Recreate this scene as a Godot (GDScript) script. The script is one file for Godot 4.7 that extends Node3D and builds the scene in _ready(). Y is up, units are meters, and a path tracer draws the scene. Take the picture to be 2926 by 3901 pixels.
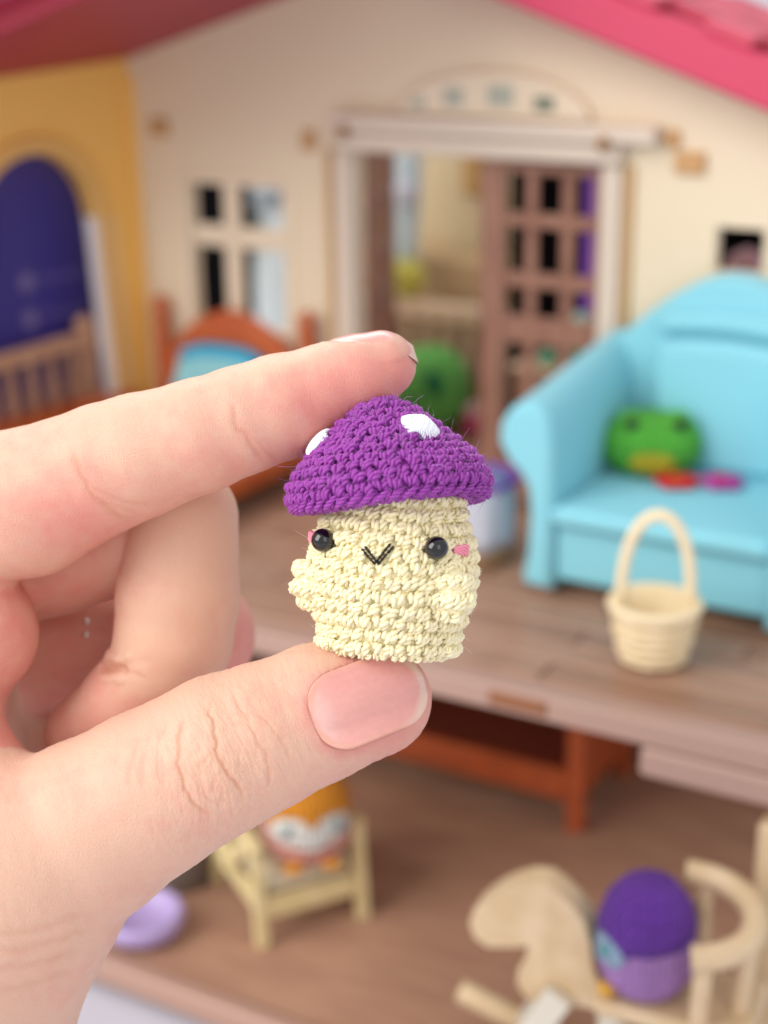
extends Node3D
# A crocheted mushroom pinched between finger and thumb in front of a toy house. All shapes are given in millimetres and committed in metres.

const MM := 0.001
# the hand's own frame: its middle in the world and the way it is turned
const HAND_AT := Vector3(0.08932, 0.07719, 0.20948)
const HAND_TURN := Basis(Vector3(0.8682828, -0.01315318, -0.49589511), Vector3(-0.15561783, 0.94196562, -0.29746235), Vector3(0.47102873, 0.33545157, 0.81584569))

var rng := RandomNumberGenerator.new()
var noise := FastNoiseLite.new()
var taken := {}
var mats := {}


# ---------------------------------------------------------------- mesh building
class G:
	var v := PackedVector3Array()
	var c := PackedColorArray()
	var ix := PackedInt32Array()
	var xf := Transform3D()
	var col := Color.WHITE
	var tinted := false

	func at(x: float, y: float, z: float, turn := 0.0) -> G:
		xf = Transform3D(Basis(Vector3.UP, turn), Vector3(x, y, z))
		return self

	func add(p: Vector3) -> int:
		v.append(xf * p)
		c.append(col)
		return v.size() - 1

	func outward(s: int) -> void:   # turns the closed piece added since index s so that its faces run clockwise seen from outside
		if s >= ix.size():
			return
		var o := v[ix[s]]
		var vol := 0.0
		for t in range(s, ix.size(), 3):
			vol += (v[ix[t]] - o).dot((v[ix[t + 1]] - o).cross(v[ix[t + 2]] - o))
		if vol > 0.0:
			for t in range(s, ix.size(), 3):
				var k := ix[t + 1]
				ix[t + 1] = ix[t + 2]
				ix[t + 2] = k

	func face(pts: Array) -> void:
		var f := v.size()
		for p in pts:
			add(p)
		for k in range(1, pts.size() - 1):
			ix.append(f)
			ix.append(f + k)
			ix.append(f + k + 1)

	func box(ctr: Vector3, size: Vector3, bevel := 0.0) -> void:
		var h := size / 2.0
		var b: float = minf(bevel, minf(h.x, minf(h.y, h.z)) * 0.9)
		for ax in 3:
			var u := (ax + 1) % 3
			var w := (ax + 2) % 3
			for sg in [-1.0, 1.0]:
				var pts := []
				for q in [[-1.0, -1.0], [1.0, -1.0], [1.0, 1.0], [-1.0, 1.0]]:
					var p := Vector3()
					p[ax] = sg * h[ax]
					p[u] = q[0] * (h[u] - b)
					p[w] = q[1] * (h[w] - b)
					pts.append(ctr + p)
				if sg > 0.0:
					pts.reverse()
				face(pts)
		if b <= 0.0:
			return
		for ax in 3:   # edges along ax
			var u := (ax + 1) % 3
			var w := (ax + 2) % 3
			for su in [-1.0, 1.0]:
				for sw in [-1.0, 1.0]:
					var pts := []
					for q in [[-1.0, 0], [1.0, 0], [1.0, 1], [-1.0, 1]]:
						var p := Vector3()
						p[ax] = q[0] * (h[ax] - b)
						p[u] = su * (h[u] - (b if q[1] else 0.0))
						p[w] = sw * (h[w] - (0.0 if q[1] else b))
						pts.append(ctr + p)
					if su * sw < 0.0:
						pts.reverse()
					face(pts)
		for sx in [-1.0, 1.0]:
			for sy in [-1.0, 1.0]:
				for sz in [-1.0, 1.0]:
					var sgn := Vector3(sx, sy, sz)
					var pts := [ctr + sgn * Vector3(h.x, h.y - b, h.z - b), ctr + sgn * Vector3(h.x - b, h.y, h.z - b), ctr + sgn * Vector3(h.x - b, h.y - b, h.z)]
					if sx * sy * sz > 0.0:
						pts.reverse()
					face(pts)

	func bar(a: Vector3, b: Vector3, wide: float, deep: float, side := Vector3.UP) -> void:   # a straight rod of rectangular section
		var s := ix.size()
		var t := (b - a).normalized()
		var x := side.cross(t).normalized()
		var y := t.cross(x).normalized()
		var q := [x * wide * 0.5 + y * deep * 0.5, -x * wide * 0.5 + y * deep * 0.5, -x * wide * 0.5 - y * deep * 0.5, x * wide * 0.5 - y * deep * 0.5]
		face([a + q[0], a + q[1], a + q[2], a + q[3]])
		face([b + q[3], b + q[2], b + q[1], b + q[0]])
		for k in 4:
			var n := (k + 1) % 4
			face([a + q[k], b + q[k], b + q[n], a + q[n]])
		outward(s)

	func extrude(poly: PackedVector2Array, z0: float, z1: float, bevel := 0.0, smooth := false) -> void:
		var s := ix.size()
		var tri := Geometry2D.triangulate_polygon(poly)
		var inner := poly
		if bevel > 0.0:
			var off := Geometry2D.offset_polygon(poly, -bevel, Geometry2D.JOIN_MITER)
			if off.size() == 1 and off[0].size() == poly.size():
				inner = off[0]
				tri = Geometry2D.triangulate_polygon(inner)
				# line the inset outline up with the outline
				var best := 0
				for k in inner.size():
					if inner[k].distance_to(poly[0]) < inner[best].distance_to(poly[0]):
						best = k
				var turned := PackedVector2Array()
				var same := Geometry2D.is_polygon_clockwise(inner) == Geometry2D.is_polygon_clockwise(poly)
				for k in inner.size():
					turned.append(inner[posmod(best + (k if same else -k), inner.size())])
				inner = turned
				tri = Geometry2D.triangulate_polygon(inner)
			else:
				bevel = 0.0
		for z in [z0, z1]:
			var f := v.size()
			for p in inner:
				add(Vector3(p.x, p.y, z))
			for k in range(0, tri.size(), 3):
				ix.append(f + tri[k])
				ix.append(f + tri[k + (1 if z == z0 else 2)])
				ix.append(f + tri[k + (2 if z == z0 else 1)])
		var area := 0.0
		for k in poly.size():
			area += poly[k].cross(poly[(k + 1) % poly.size()])
		var ccw := area > 0.0
		var tri_ccw := true
		if tri.size() >= 3:
			tri_ccw = (inner[tri[1]] - inner[tri[0]]).cross(inner[tri[2]] - inner[tri[0]]) > 0.0
		var rings := [[poly, z0 + bevel], [poly, z1 - bevel]]
		if bevel > 0.0:
			rings = [[inner, z0], [poly, z0 + bevel], [poly, z1 - bevel], [inner, z1]]
		var n := poly.size()
		for r in rings.size() - 1:
			var a: PackedVector2Array = rings[r][0]
			var b: PackedVector2Array = rings[r + 1][0]
			var za: float = rings[r][1]
			var zb: float = rings[r + 1][1]
			if smooth:
				var f := v.size()
				for k in n:
					add(Vector3(a[k].x, a[k].y, za))
					add(Vector3(b[k].x, b[k].y, zb))
				for k in n:
					var m := (k + 1) % n
					var q := [f + 2 * k, f + 2 * m, f + 2 * m + 1, f + 2 * k + 1]
					if ccw == tri_ccw:
						q.reverse()
					for e in [0, 1, 2, 0, 2, 3]:
						ix.append(q[e])
			else:
				for k in n:
					var m := (k + 1) % n
					var q := [Vector3(a[k].x, a[k].y, za), Vector3(a[m].x, a[m].y, za), Vector3(b[m].x, b[m].y, zb), Vector3(b[k].x, b[k].y, zb)]
					if ccw == tri_ccw:
						q.reverse()
					face(q)
		outward(s)

	func rows(grid: Array, closed_u: bool, caps := true) -> void:   # grid: rings of points joined by a skin
		var s := ix.size()
		var n: int = grid[0].size()
		var f := v.size()
		for ring in grid:
			for p in ring:
				add(p)
		for r in grid.size() - 1:
			for k in (n if closed_u else n - 1):
				var m := (k + 1) % n
				var a := f + r * n + k
				var b := f + r * n + m
				for e in [a, b, b + n, a, b + n, a + n]:
					ix.append(e)
		if caps and closed_u:
			for e in [0, grid.size() - 1]:
				var mid := Vector3()
				for p in grid[e]:
					mid += p / n
				var m0 := add(mid)
				for k in n:
					var a: int = f + e * n + k
					var b: int = f + e * n + (k + 1) % n
					ix.append(m0)
					ix.append(b if e == 0 else a)
					ix.append(a if e == 0 else b)
		outward(s)

	func lathe(prof: Array, sides := 32, sx := 1.0, sz := 1.0) -> void:   # prof: [radius, height] pairs
		var g := []
		for q in prof:
			var ring := []
			for k in sides:
				var t := TAU * k / sides
				ring.append(Vector3(cos(t) * q[0] * sx, q[1], sin(t) * q[0] * sz))
			g.append(ring)
		rows(g, true)

	func ball(ctr: Vector3, r: Vector3, sides := 24) -> void:
		var g := []
		var st := int(sides / 2.0)
		for j in st + 1:
			var p := PI * (j + 0.02 * (1 if j == 0 else (-1 if j == st else 0))) / st
			var ring := []
			for k in sides:
				var t := TAU * k / sides
				ring.append(ctr + r * Vector3(cos(t) * sin(p), -cos(p), sin(t) * sin(p)))
			g.append(ring)
		rows(g, true)

	func tube(pts: Array, radii: Array, sides := 8, closed := false) -> void:
		var g := []
		var n := pts.size()
		var nor := Vector3(0.31, 0.87, 0.4)
		for k in n:
			var a: Vector3 = pts[maxi(k - 1, 0)] if not closed else pts[posmod(k - 1, n)]
			var b: Vector3 = pts[mini(k + 1, n - 1)] if not closed else pts[(k + 1) % n]
			var t := (b - a).normalized()
			nor = (nor - t * nor.dot(t)).normalized()
			var bi := t.cross(nor)
			var ring := []
			for q in sides:
				var an := TAU * q / sides
				ring.append(pts[k] + (nor * cos(an) + bi * sin(an)) * radii[k if radii.size() == n else 0])
			g.append(ring)
		if closed:
			g.append(g[0])
		rows(g, true, not closed)

	# a yarn strand: plies twisted round the bent line p0-p1-p2
	func strand(p0: Vector3, p1: Vector3, p2: Vector3, n0: Vector3, r: float, plies := 3, turns := 0.9, ns := 7, sides := 5, phase := 0.0, taper := 0.55) -> void:
		for k in plies:
			var f := v.size()
			for i in ns + 1:
				var t := float(i) / ns
				var u := 1.0 - t
				var ctr := p0 * u * u + p1 * 2.0 * u * t + p2 * t * t
				var tg := ((p1 - p0) * u + (p2 - p1) * t).normalized()
				var nn := (n0 - tg * n0.dot(tg)).normalized()
				var bb := tg.cross(nn)
				var e := lerpf(taper, 1.0, sqrt(maxf(0.0, sin(PI * t))))
				var an := phase + TAU * (float(k) / plies + turns * t)
				var rr := r * 0.5 if plies > 2 else r * 0.45
				if plies == 1:
					rr = r
				ctr += (nn * cos(an) + bb * sin(an)) * (r - rr) * e
				for q in sides:
					var a2 := TAU * q / sides
					add(ctr + (nn * cos(a2) + bb * sin(a2)) * rr * e)
			for i in ns:
				for q in sides:
					var m := (q + 1) % sides
					var a := f + i * sides + q
					var b := f + i * sides + m
					ix.append_array(PackedInt32Array([a, b + sides, b, a, a + sides, b + sides]))
			for q in range(1, sides - 1):
				ix.append_array(PackedInt32Array([f, f + q, f + q + 1]))
				var l := f + ns * sides
				ix.append_array(PackedInt32Array([l, l + q + 1, l + q]))

	func mesh(material: Material) -> ArrayMesh:
		var n := PackedVector3Array()
		n.resize(v.size())
		for t in range(0, ix.size(), 3):
			var a := ix[t]
			var b := ix[t + 1]
			var d := ix[t + 2]
			var w := (v[d] - v[a]).cross(v[b] - v[a])
			n[a] += w
			n[b] += w
			n[d] += w
		var out := PackedVector3Array()
		out.resize(v.size())
		for k in v.size():
			n[k] = n[k].normalized() if n[k].length_squared() > 1e-20 else Vector3.UP
			out[k] = v[k] * 0.001
		var arr := []
		arr.resize(Mesh.ARRAY_MAX)
		arr[Mesh.ARRAY_VERTEX] = out
		arr[Mesh.ARRAY_NORMAL] = n
		if tinted:
			arr[Mesh.ARRAY_COLOR] = c
		arr[Mesh.ARRAY_INDEX] = ix
		var m := ArrayMesh.new()
		m.add_surface_from_arrays(Mesh.PRIMITIVE_TRIANGLES, arr)
		m.surface_set_material(0, material)
		return m


# ---------------------------------------------------------------- scene tree helpers
func numbered(called: String) -> String:
	taken[called] = taken.get(called, -1) + 1
	return called if taken[called] == 0 else "%s_%03d" % [called, taken[called]]


func tag(o: Node3D, label := "", category := "", group := "", kind := "") -> Node3D:
	if label:
		o.set_meta("label", label)
	if category:
		o.set_meta("category", category)
	if group:
		o.set_meta("group", group)
	if kind:
		o.set_meta("kind", kind)
	return o


func thing(called: String, label: String, category: String, where := Vector3.ZERO, turn := 0.0, group := "") -> Node3D:   # where in mm
	var o := Node3D.new()
	o.name = numbered(called)
	add_child(o)
	o.position = where * MM
	o.rotation.y = turn
	return tag(o, label, category, group)


func part(called: String, g: G, m: Material, parent: Node3D, label := "") -> MeshInstance3D:
	var o := MeshInstance3D.new()
	o.mesh = g.mesh(m)
	if parent == self:
		o.name = numbered(called)
		add_child(o)
	else:
		var n := 0
		var nm := called
		while parent.has_node(nm):
			n += 1
			nm = "%s_%03d" % [called, n]
		o.name = nm
		parent.add_child(o)
	if label:
		o.set_meta("label", label)
	return o


func hexlin(h: String) -> Color:
	return Color(h).srgb_to_linear()


func mat(h: String, rough := 0.6, spec := 0.5) -> StandardMaterial3D:
	var key := "%s %s %s" % [h, rough, spec]
	if not mats.has(key):
		var m := StandardMaterial3D.new()
		m.albedo_color = Color(h)
		m.roughness = rough
		m.metallic_specular = spec
		mats[key] = m
	return mats[key]


func noise_tex(freq: float, seed_: int, ramp: Array, size := 512, type := FastNoiseLite.TYPE_SIMPLEX_SMOOTH, normal := false, strength := 4.0) -> NoiseTexture2D:
	var n := FastNoiseLite.new()
	n.noise_type = type
	n.seed = seed_
	n.frequency = freq
	n.fractal_octaves = 4
	var t := NoiseTexture2D.new()
	t.width = size
	t.height = size
	t.seamless = true
	t.noise = n
	t.as_normal_map = normal
	t.bump_strength = strength
	if ramp:
		var g := Gradient.new()
		g.offsets = PackedFloat32Array([0.2, 0.8])
		g.colors = PackedColorArray([Color(ramp[0]), Color(ramp[1])])
		t.color_ramp = g
	return t


func wood(a: String, b: String, sc: Vector3, rough := 0.5, seed_ := 1) -> StandardMaterial3D:   # sc: repeats per metre along each axis
	var m := StandardMaterial3D.new()
	m.albedo_texture = noise_tex(0.012, seed_, [a, b], 256)
	m.uv1_triplanar = true
	m.uv1_scale = sc
	m.roughness = rough
	return m


func relief(m: StandardMaterial3D, tex: Texture2D, sc: float, cm: float) -> StandardMaterial3D:
	m.heightmap_enabled = true
	m.heightmap_texture = tex
	m.heightmap_scale = cm
	m.uv1_triplanar = true
	m.uv1_scale = Vector3.ONE * sc
	return m


func knit_tex(cols: int, rws: int, size: int) -> ImageTexture:   # height of rows of small V stitches
	var im := Image.create(size, size, false, Image.FORMAT_RGB8)
	for y in size:
		for x in size:
			var fy := float(y) / size * rws
			var row := floorf(fy)
			var yy := fy - row
			var fx := float(x) / size * cols + (0.5 if int(row) % 2 else 0.0)
			var xx := fx - floorf(fx)
			var d := absf(absf(xx - 0.5) - 0.12 - 0.22 * yy)
			var h := clampf(1.0 - d * 4.0, 0.0, 1.0) * sin(PI * clampf(yy, 0.0, 1.0))
			h = sqrt(h)
			im.set_pixel(x, y, Color(h, h, h))
	return ImageTexture.create_from_image(im)


func yarn_mat(h: String, tex: Texture2D, rough := 0.85) -> StandardMaterial3D:
	var m := StandardMaterial3D.new()
	m.albedo_color = Color(h)
	m.roughness = rough
	m.rim_enabled = true
	m.rim = 0.5
	m.rim_tint = 0.6
	return relief(m, tex, 45.0, 0.2)


# ---------------------------------------------------------------- the scene
func _ready() -> void:
	rng.seed = 11
	noise.seed = 3
	noise.frequency = 0.05
	noise.fractal_octaves = 2
	var cam := Camera3D.new()
	cam.name = "camera"
	add_child(cam)
	cam.transform = Transform3D(HAND_TURN, Vector3(0.18023, 0.14193, 0.36694))
	var lens := CameraAttributesPhysical.new()
	lens.frustum_focal_length = 53.54
	lens.exposure_aperture = 12.8
	lens.frustum_focus_distance = 0.188
	lens.frustum_near = 0.01
	lens.frustum_far = 20.0
	cam.attributes = lens
	cam.fov = 36.2
	cam.near = 0.01
	cam.far = 20.0
	cam.current = true
	var we := WorldEnvironment.new()
	we.name = "environment"
	var env := Environment.new()
	env.background_mode = Environment.BG_COLOR
	env.background_color = Color("d8d8dc")
	env.background_energy_multiplier = 1.0
	env.tonemap_mode = Environment.TONE_MAPPER_LINEAR
	env.tonemap_exposure = 1.15
	env.sdfgi_enabled = true
	env.ssao_enabled = true
	env.ssil_enabled = true
	we.environment = env
	add_child(we)
	# daylight from the room's windows: a large one to the left behind the camera, a smaller one to the right
	window_light("window_light", Vector3(-0.62, 0.88, 1.2), Vector2(1.0, 1.3), Color("fffaf2"), 1.9)
	window_light("window_light_right", Vector3(1.15, 0.75, 0.95), Vector2(0.7, 1.0), Color("fff2e4"), 0.3)
	window_light("window_light_far", Vector3(-0.35, 0.75, -0.6), Vector2(0.9, 0.7), Color("fffaf2"), 0.7)

	make_setting()
	make_house()
	make_doorway()
	make_upstairs()
	make_downstairs()
	make_hand()
	make_mushroom()


func window_light(called: String, at: Vector3, size: Vector2, col: Color, energy: float) -> void:
	var l := AreaLight3D.new()
	l.name = called
	l.area_size = size
	l.area_normalize_energy = true
	l.light_color = col
	l.light_energy = energy
	l.area_range = 6.0
	l.shadow_enabled = true
	add_child(l)
	l.look_at_from_position(at, Vector3(0.08, 0.05, 0.1))


func make_setting() -> void:
	var g := G.new()
	g.box(Vector3(0, -90.0, 0), Vector3(2400, 4, 1400))
	tag(part("table_top", g, mat("c9c7d3", 0.6), self), "pale table top under the toy house", "", "", "structure")
	g = G.new()
	g.box(Vector3(0, 400, -720), Vector3(4000, 1600, 20))
	tag(part("room_wall", g, mat("c3c6cc", 0.9), self), "plain pale wall of the room behind the toy house", "", "", "structure")


func wall_grid(g: G, xs: Array, ys: Array, z0: float, z1: float, holes: Array) -> void:   # a wall of the cells between xs and ys without the holes
	var solid := func(i: int, j: int) -> bool:
		if i < 0 or j < 0 or i >= xs.size() - 1 or j >= ys.size() - 1:
			return false
		var c := Vector2((xs[i] + xs[i + 1]) * 0.5, (ys[j] + ys[j + 1]) * 0.5)
		for h in holes:
			if c.x > h[0] and c.x < h[2] and c.y > h[1] and c.y < h[3]:
				return false
		return true
	for i in xs.size() - 1:
		for j in ys.size() - 1:
			if not solid.call(i, j):
				continue
			var a := Vector3(xs[i], ys[j], z1)
			var b := Vector3(xs[i + 1], ys[j], z1)
			var c := Vector3(xs[i + 1], ys[j + 1], z1)
			var d := Vector3(xs[i], ys[j + 1], z1)
			var k := Vector3(0, 0, z0 - z1)
			g.face([d, c, b, a])
			g.face([a + k, b + k, c + k, d + k])
			if not solid.call(i - 1, j):
				g.face([d, a, a + k, d + k])
			if not solid.call(i + 1, j):
				g.face([b, c, c + k, b + k])
			if not solid.call(i, j - 1):
				g.face([a, b, b + k, a + k])
			if not solid.call(i, j + 1):
				g.face([c, d, d + k, c + k])


func make_house() -> void:
	var house := thing("toy_house", "cream and yellow open toy house with pink roof and brown floors, behind the hand", "toy house", Vector3.ZERO)
	var cream := mat("e0d0b4", 0.55)
	var trim := mat("d4c5b4", 0.45)
	var yellow := mat("f4c468", 0.55)
	var red := mat("c93f60", 0.45)
	var brick := mat("c29664", 0.6)
	var brown := wood("8a5e4c", "9c705c", Vector3(60, 12, 60), 0.5, 4)

	# back wall with its door, window and hole; the gable stands on it
	var g := G.new()
	wall_grid(g, [-116, -94.8, -62.6, -39.5, 31.9, 61.6, 73.6, 112], [-4, 0, 40, 68.4, 79.2, 81.4, 92.6, 104], -4, 0, [[-94.8, 40, -62.6, 81.4], [-39.5, 0, 31.9, 92.6], [61.6, 68.4, 73.6, 79.2]])
	var wall := part("back_wall", g, cream, house)
	g = G.new()
	g.extrude(PackedVector2Array([Vector2(-116, 104), Vector2(112, 104), Vector2(-4, 146.5), Vector2(-8, 151), Vector2(-116, 117)]), -4, 0)
	part("gable", g, cream, wall)
	for b in [[54.5, 94.0, 7.5, 5.2], [-53.2, 94.6, 4.4, 5.4], [-103.6, 96.0, 6.5, 5.0], [-56.0, 40.0, 5.0, 4.6], [55.0, 30.0, 6.0, 5.0], [49.8, 99.4, 3.6, 4.2]]:
		g = G.new()
		g.box(Vector3(b[0], b[1], 0.7), Vector3(b[2], b[3], 1.6), 0.5)
		part("brick", g, brick, wall)
	# window with four lights
	var window := Node3D.new()
	window.name = "window"
	house.add_child(window)
	g = G.new()
	for b in [[-96.4, 60.7, 3.2, 44.0], [-61.0, 60.7, 3.2, 44.0], [-78.7, 82.6, 32.0, 3.0], [-78.7, 38.6, 32.0, 3.4]]:
		g.box(Vector3(b[0], b[1], 0.0), Vector3(b[2], b[3], 1.6), 0.4)
	part("frame", g, mat("e6d6bc", 0.5), window)
	g = G.new()
	g.box(Vector3(-80.6, 60.7, -1.0), Vector3(5.2, 41.2, 2.2), 0.4)
	part("mullion", g, mat("e6d6bc", 0.5), window)
	for sx in [[-88.9, 11.4], [-70.4, 15.2]]:
		g = G.new()
		g.box(Vector3(sx[0], 66.2, -1.2), Vector3(sx[1], 6.0, 2.0), 0.4)
		part("glazing_bar", g, mat("e6d6bc", 0.5), window)
	# door surround: posts, lintel, cornice, knobs, fanlight
	var surround := Node3D.new()
	surround.name = "door_surround"
	house.add_child(surround)
	for x in [-42.4, 34.9]:
		g = G.new()
		g.box(Vector3(x, 46.4, 0.2), Vector3(5.6, 92.6, 3.2), 0.6)
		part("post", g, trim, surround)
		g = G.new()
		g.box(Vector3(x + (-4.4 if x < 0 else 4.4), 46.4, 0.4), Vector3(2.2, 92.6, 2.4), 0.5)
		part("post_strip", g, mat("c4a070", 0.5), surround)
	g = G.new()
	g.box(Vector3(-2.7, 95.2, 1.0), Vector3(81.0, 4.8, 6.0), 0.6)
	part("lintel", g, trim, surround)
	g = G.new()
	g.box(Vector3(1.5, 100.2, 1.6), Vector3(91.0, 4.6, 7.4), 0.7)
	part("cornice", g, trim, surround)
	for x in [-39.2, 34.2]:
		g = G.new()
		g.ball(Vector3(x, 98.0, 5.6), Vector3(1.8, 1.8, 1.5), 14)
		part("knob", g, mat("93683a", 0.35), surround)
	g = G.new()
	var arch := PackedVector2Array()
	for k in 25:
		var a := PI * k / 24.0
		arch.append(Vector2(2.2 + 27.0 * cos(a), 102.6 + 11.5 * sin(a)))
	g.extrude(arch, -1.0, 2.4, 0.5)
	var fan := part("fanlight", g, mat("e0d0b6", 0.55), surround)
	for q in [[-18.5, 105.8, 4.2, 2.6], [-8.2, 107.6, 5.6, 4.6], [5.0, 108.2, 7.0, 5.2], [17.0, 106.6, 5.4, 3.6]]:
		g = G.new()
		g.box(Vector3(q[0], q[1], 2.2), Vector3(q[2], q[3], 0.9), 0.2)
		part("pane", g, mat("747c6a" if q[0] > 10.0 else "a8ac9c", 0.25), fan)
	# doors: the left leaf stands open, the right one is shut
	var door := Node3D.new()
	door.name = "door"
	house.add_child(door)
	door.position = Vector3(31.2, 0, -2.6) * MM
	leaf(door, brown, -1.0)
	var open := Node3D.new()
	open.name = "door_001"
	house.add_child(open)
	open.position = Vector3(-38.8, 0, -5.6) * MM
	open.rotation.y = deg_to_rad(108.0)
	leaf(open, brown, 1.0)

	# roof: a slab over each slope with stepped tiles on the right one
	var slope := 23.0
	g = G.new()
	g.extrude(PackedVector2Array([Vector2(-8, 149.0), Vector2(-8, 137.6), Vector2(118, 92.6), Vector2(118, 104.0)]), -36, 13, 0.8)
	var roof := part("roof", g, red, house)
	var tile_mat := [mat("c94c62", 0.5), mat("b83f55", 0.5)]
	for k in 9:
		for j in 3:
			g = G.new()
			var x := 20.0 + k * 11.5
			var y := 149.0 - (x + 8.0) * 0.357
			g.xf = Transform3D(Basis(Vector3(0, 0, 1), deg_to_rad(-21.0)), Vector3(x, y + 1.6 - 0.3 * (k % 2), 6.0 - 17.0 * j - (8.0 if k % 2 else 0.0)))
			g.box(Vector3(0, 0, 0), Vector3(12.2, 3.0, 13.6), 0.8)
			part("tile", g, tile_mat[(k + j) % 2], roof)
	g = G.new()
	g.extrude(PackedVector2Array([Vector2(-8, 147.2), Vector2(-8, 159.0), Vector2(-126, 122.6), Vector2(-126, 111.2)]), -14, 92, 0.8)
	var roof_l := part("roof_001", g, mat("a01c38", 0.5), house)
	g = G.new()
	g.bar(Vector3(-128, 119.0, 94.2), Vector3(-10, 155.4, 94.2), 4.0, 15.0, Vector3.BACK)
	part("bargeboard", g, mat("d05878", 0.4), roof_l)
	g = G.new()
	g.bar(Vector3(-118.0, 116.2, -20.0), Vector3(-130.0, 114.6, 91.0), 5.0, 6.0)
	part("eave", g, red, roof_l)

	# the wing folded forward on the left, with a tall arch
	var wing := Node3D.new()
	wing.name = "wing"
	house.add_child(wing)
	wing.transform = Transform3D(Basis(Vector3(-0.17365, 0, 0.98481), Vector3.UP, Vector3(-0.98481, 0, -0.17365)), Vector3(-115.0, 0, 0) * MM)
	# in the wing's frame x runs forward along the wall, z points out of the room
	g = G.new()
	var shape := PackedVector2Array([Vector2(-1, -6), Vector2(11.7, -6)])
	var edge := arch_line(0.0)
	for p in edge:
		shape.append(p)
	shape.append_array(PackedVector2Array([Vector2(61.4, -6), Vector2(80, -6), Vector2(80, 116), Vector2(-1, 116)]))
	g.extrude(shape, -0.5, 4.0)
	part("wall", g, yellow, wing)
	g = G.new()
	var outer := arch_line(5.2)
	shape = PackedVector2Array()
	for p in edge:
		shape.append(p)
	outer.reverse()
	for p in outer:
		shape.append(p)
	g.extrude(shape, -2.4, 4.4, 0.5)
	part("arch_trim", g, mat("e0b468", 0.5), wing)
	for e in [[11.4, 15.4], [62.0, 58.3]]:
		g = G.new()
		g.bar(Vector3(e[0] - 2.1 if e[0] < 30.0 else e[0] + 2.1, -5.8, 0.6), Vector3(e[1] - 2.1 if e[0] < 30.0 else e[1] + 2.1, 72.0, 0.6), 6.6, 5.0, Vector3.BACK)
		part("arch_jamb", g, mat("d8d2d0", 0.4), wing)
	g = G.new()
	g.box(Vector3(-0.4, 52.0, -1.4), Vector3(4.0, 116.0, 2.6), 0.6)
	part("corner_strip", g, yellow, wing)
	# balcony rail in the arch
	var rail := Node3D.new()
	rail.name = "balcony"
	wing.add_child(rail)
	var rail_mat := wood("b88a6c", "c49a7c", Vector3(40, 40, 40), 0.5, 8)
	g = G.new()
	g.bar(Vector3(14, 35.6, 7), Vector3(72, 33.0, 7), 4.4, 3.6)
	part("handrail", g, rail_mat, rail)
	g = G.new()
	g.box(Vector3(16.6, 26.0, 7), Vector3(4.6, 24.0, 4.6), 1.2)
	g.ball(Vector3(16.6, 39.6, 7), Vector3(2.9, 2.6, 2.9), 14)
	part("newel", g, rail_mat, rail)
	for k in 6:
		g = G.new()
		var x := 22.6 + 7.4 * k
		g.at(x, 0, 7)
		g.lathe([[1.4, 14.0], [1.5, 18.0], [2.1, 21.0], [1.6, 25.0], [1.3, 30.0], [1.7, 35.0]], 12)
		g.xf = Transform3D()
		part("baluster", g, rail_mat, rail)
	g = G.new()
	g.bar(Vector3(8, 15.0, 6.5), Vector3(74, 13.5, 6.5), 8.0, 6.0)
	g.bar(Vector3(9, 17.0, -5.5), Vector3(30, 16.4, -5.5), 3.0, 6.0)
	part("balcony_floor", g, mat("c4632f", 0.45), rail)

	# upper floor: planks on a slab, the front edge and the drawer under it
	g = G.new()
	g.box(Vector3(-2, -3.6, 37.0), Vector3(228, 5.2, 127.0))
	var floor_ := part("upper_floor", g, mat("ae8e80", 0.45), house)
	var planks := []
	for k in 4:
		planks.append(wood(["a07a62", "926c56", "ac8872", "a07a62"][k], ["926c56", "a07a62", "926c56", "ac8872"][k], Vector3(14, 60, 130), 0.38, 20 + k))
	for k in 13:
		var z := -20.5 + 9.3 * k
		var x := -115.0
		var n := 0
		while x < 111.0:
			var long := 62.0 + 17.0 * ((k * 7 + n * 3) % 4)
			var x1 := minf(x + long, 111.5)
			g = G.new()
			g.box(Vector3((x + x1) * 0.5, -0.5 - 0.12 * ((k + n) % 3), z), Vector3(x1 - x - 0.5, 1.0, 8.8), 0.35)
			part("plank", g, planks[(k + n * 2) % 4], floor_)
			x = x1
			n += 1
	g = G.new()
	g.box(Vector3(-2, -3.6, 101.4), Vector3(228, 5.6, 1.8), 0.5)
	part("edge_board", g, mat("ae8e80", 0.42), floor_)
	g = G.new()
	g.box(Vector3(58.5, -3.4, 102.3), Vector3(13.0, 3.2, 1.2), 0.4)
	part("catch", g, mat("8e5a38", 0.5), floor_)
	g = G.new()
	g.box(Vector3(104.0, -9.6, 99.0), Vector3(37.0, 6.2, 9.0), 0.8)
	part("drawer", g, mat("ae8e80", 0.45), floor_)
	# lower storey
	g = G.new()
	g.box(Vector3(-2, -83.0, 54.0), Vector3(228, 6.0, 146.0))
	var low := part("lower_floor", g, wood("a87f68", "b68e74", Vector3(10, 30, 60), 0.55, 31), house)
	g = G.new()
	g.box(Vector3(-2, -82.2, 130.2), Vector3(228, 6.6, 5.0), 0.9)
	part("floor_edge", g, mat("b08c7c", 0.5), low)
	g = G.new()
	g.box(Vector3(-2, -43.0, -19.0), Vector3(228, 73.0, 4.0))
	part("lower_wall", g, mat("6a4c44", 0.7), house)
	g = G.new()
	g.box(Vector3(113.8, -49.5, 101.0), Vector3(7.0, 67.0, 7.0), 0.8)
	part("corner_post", g, mat("d8c09a", 0.5), house)


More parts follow.
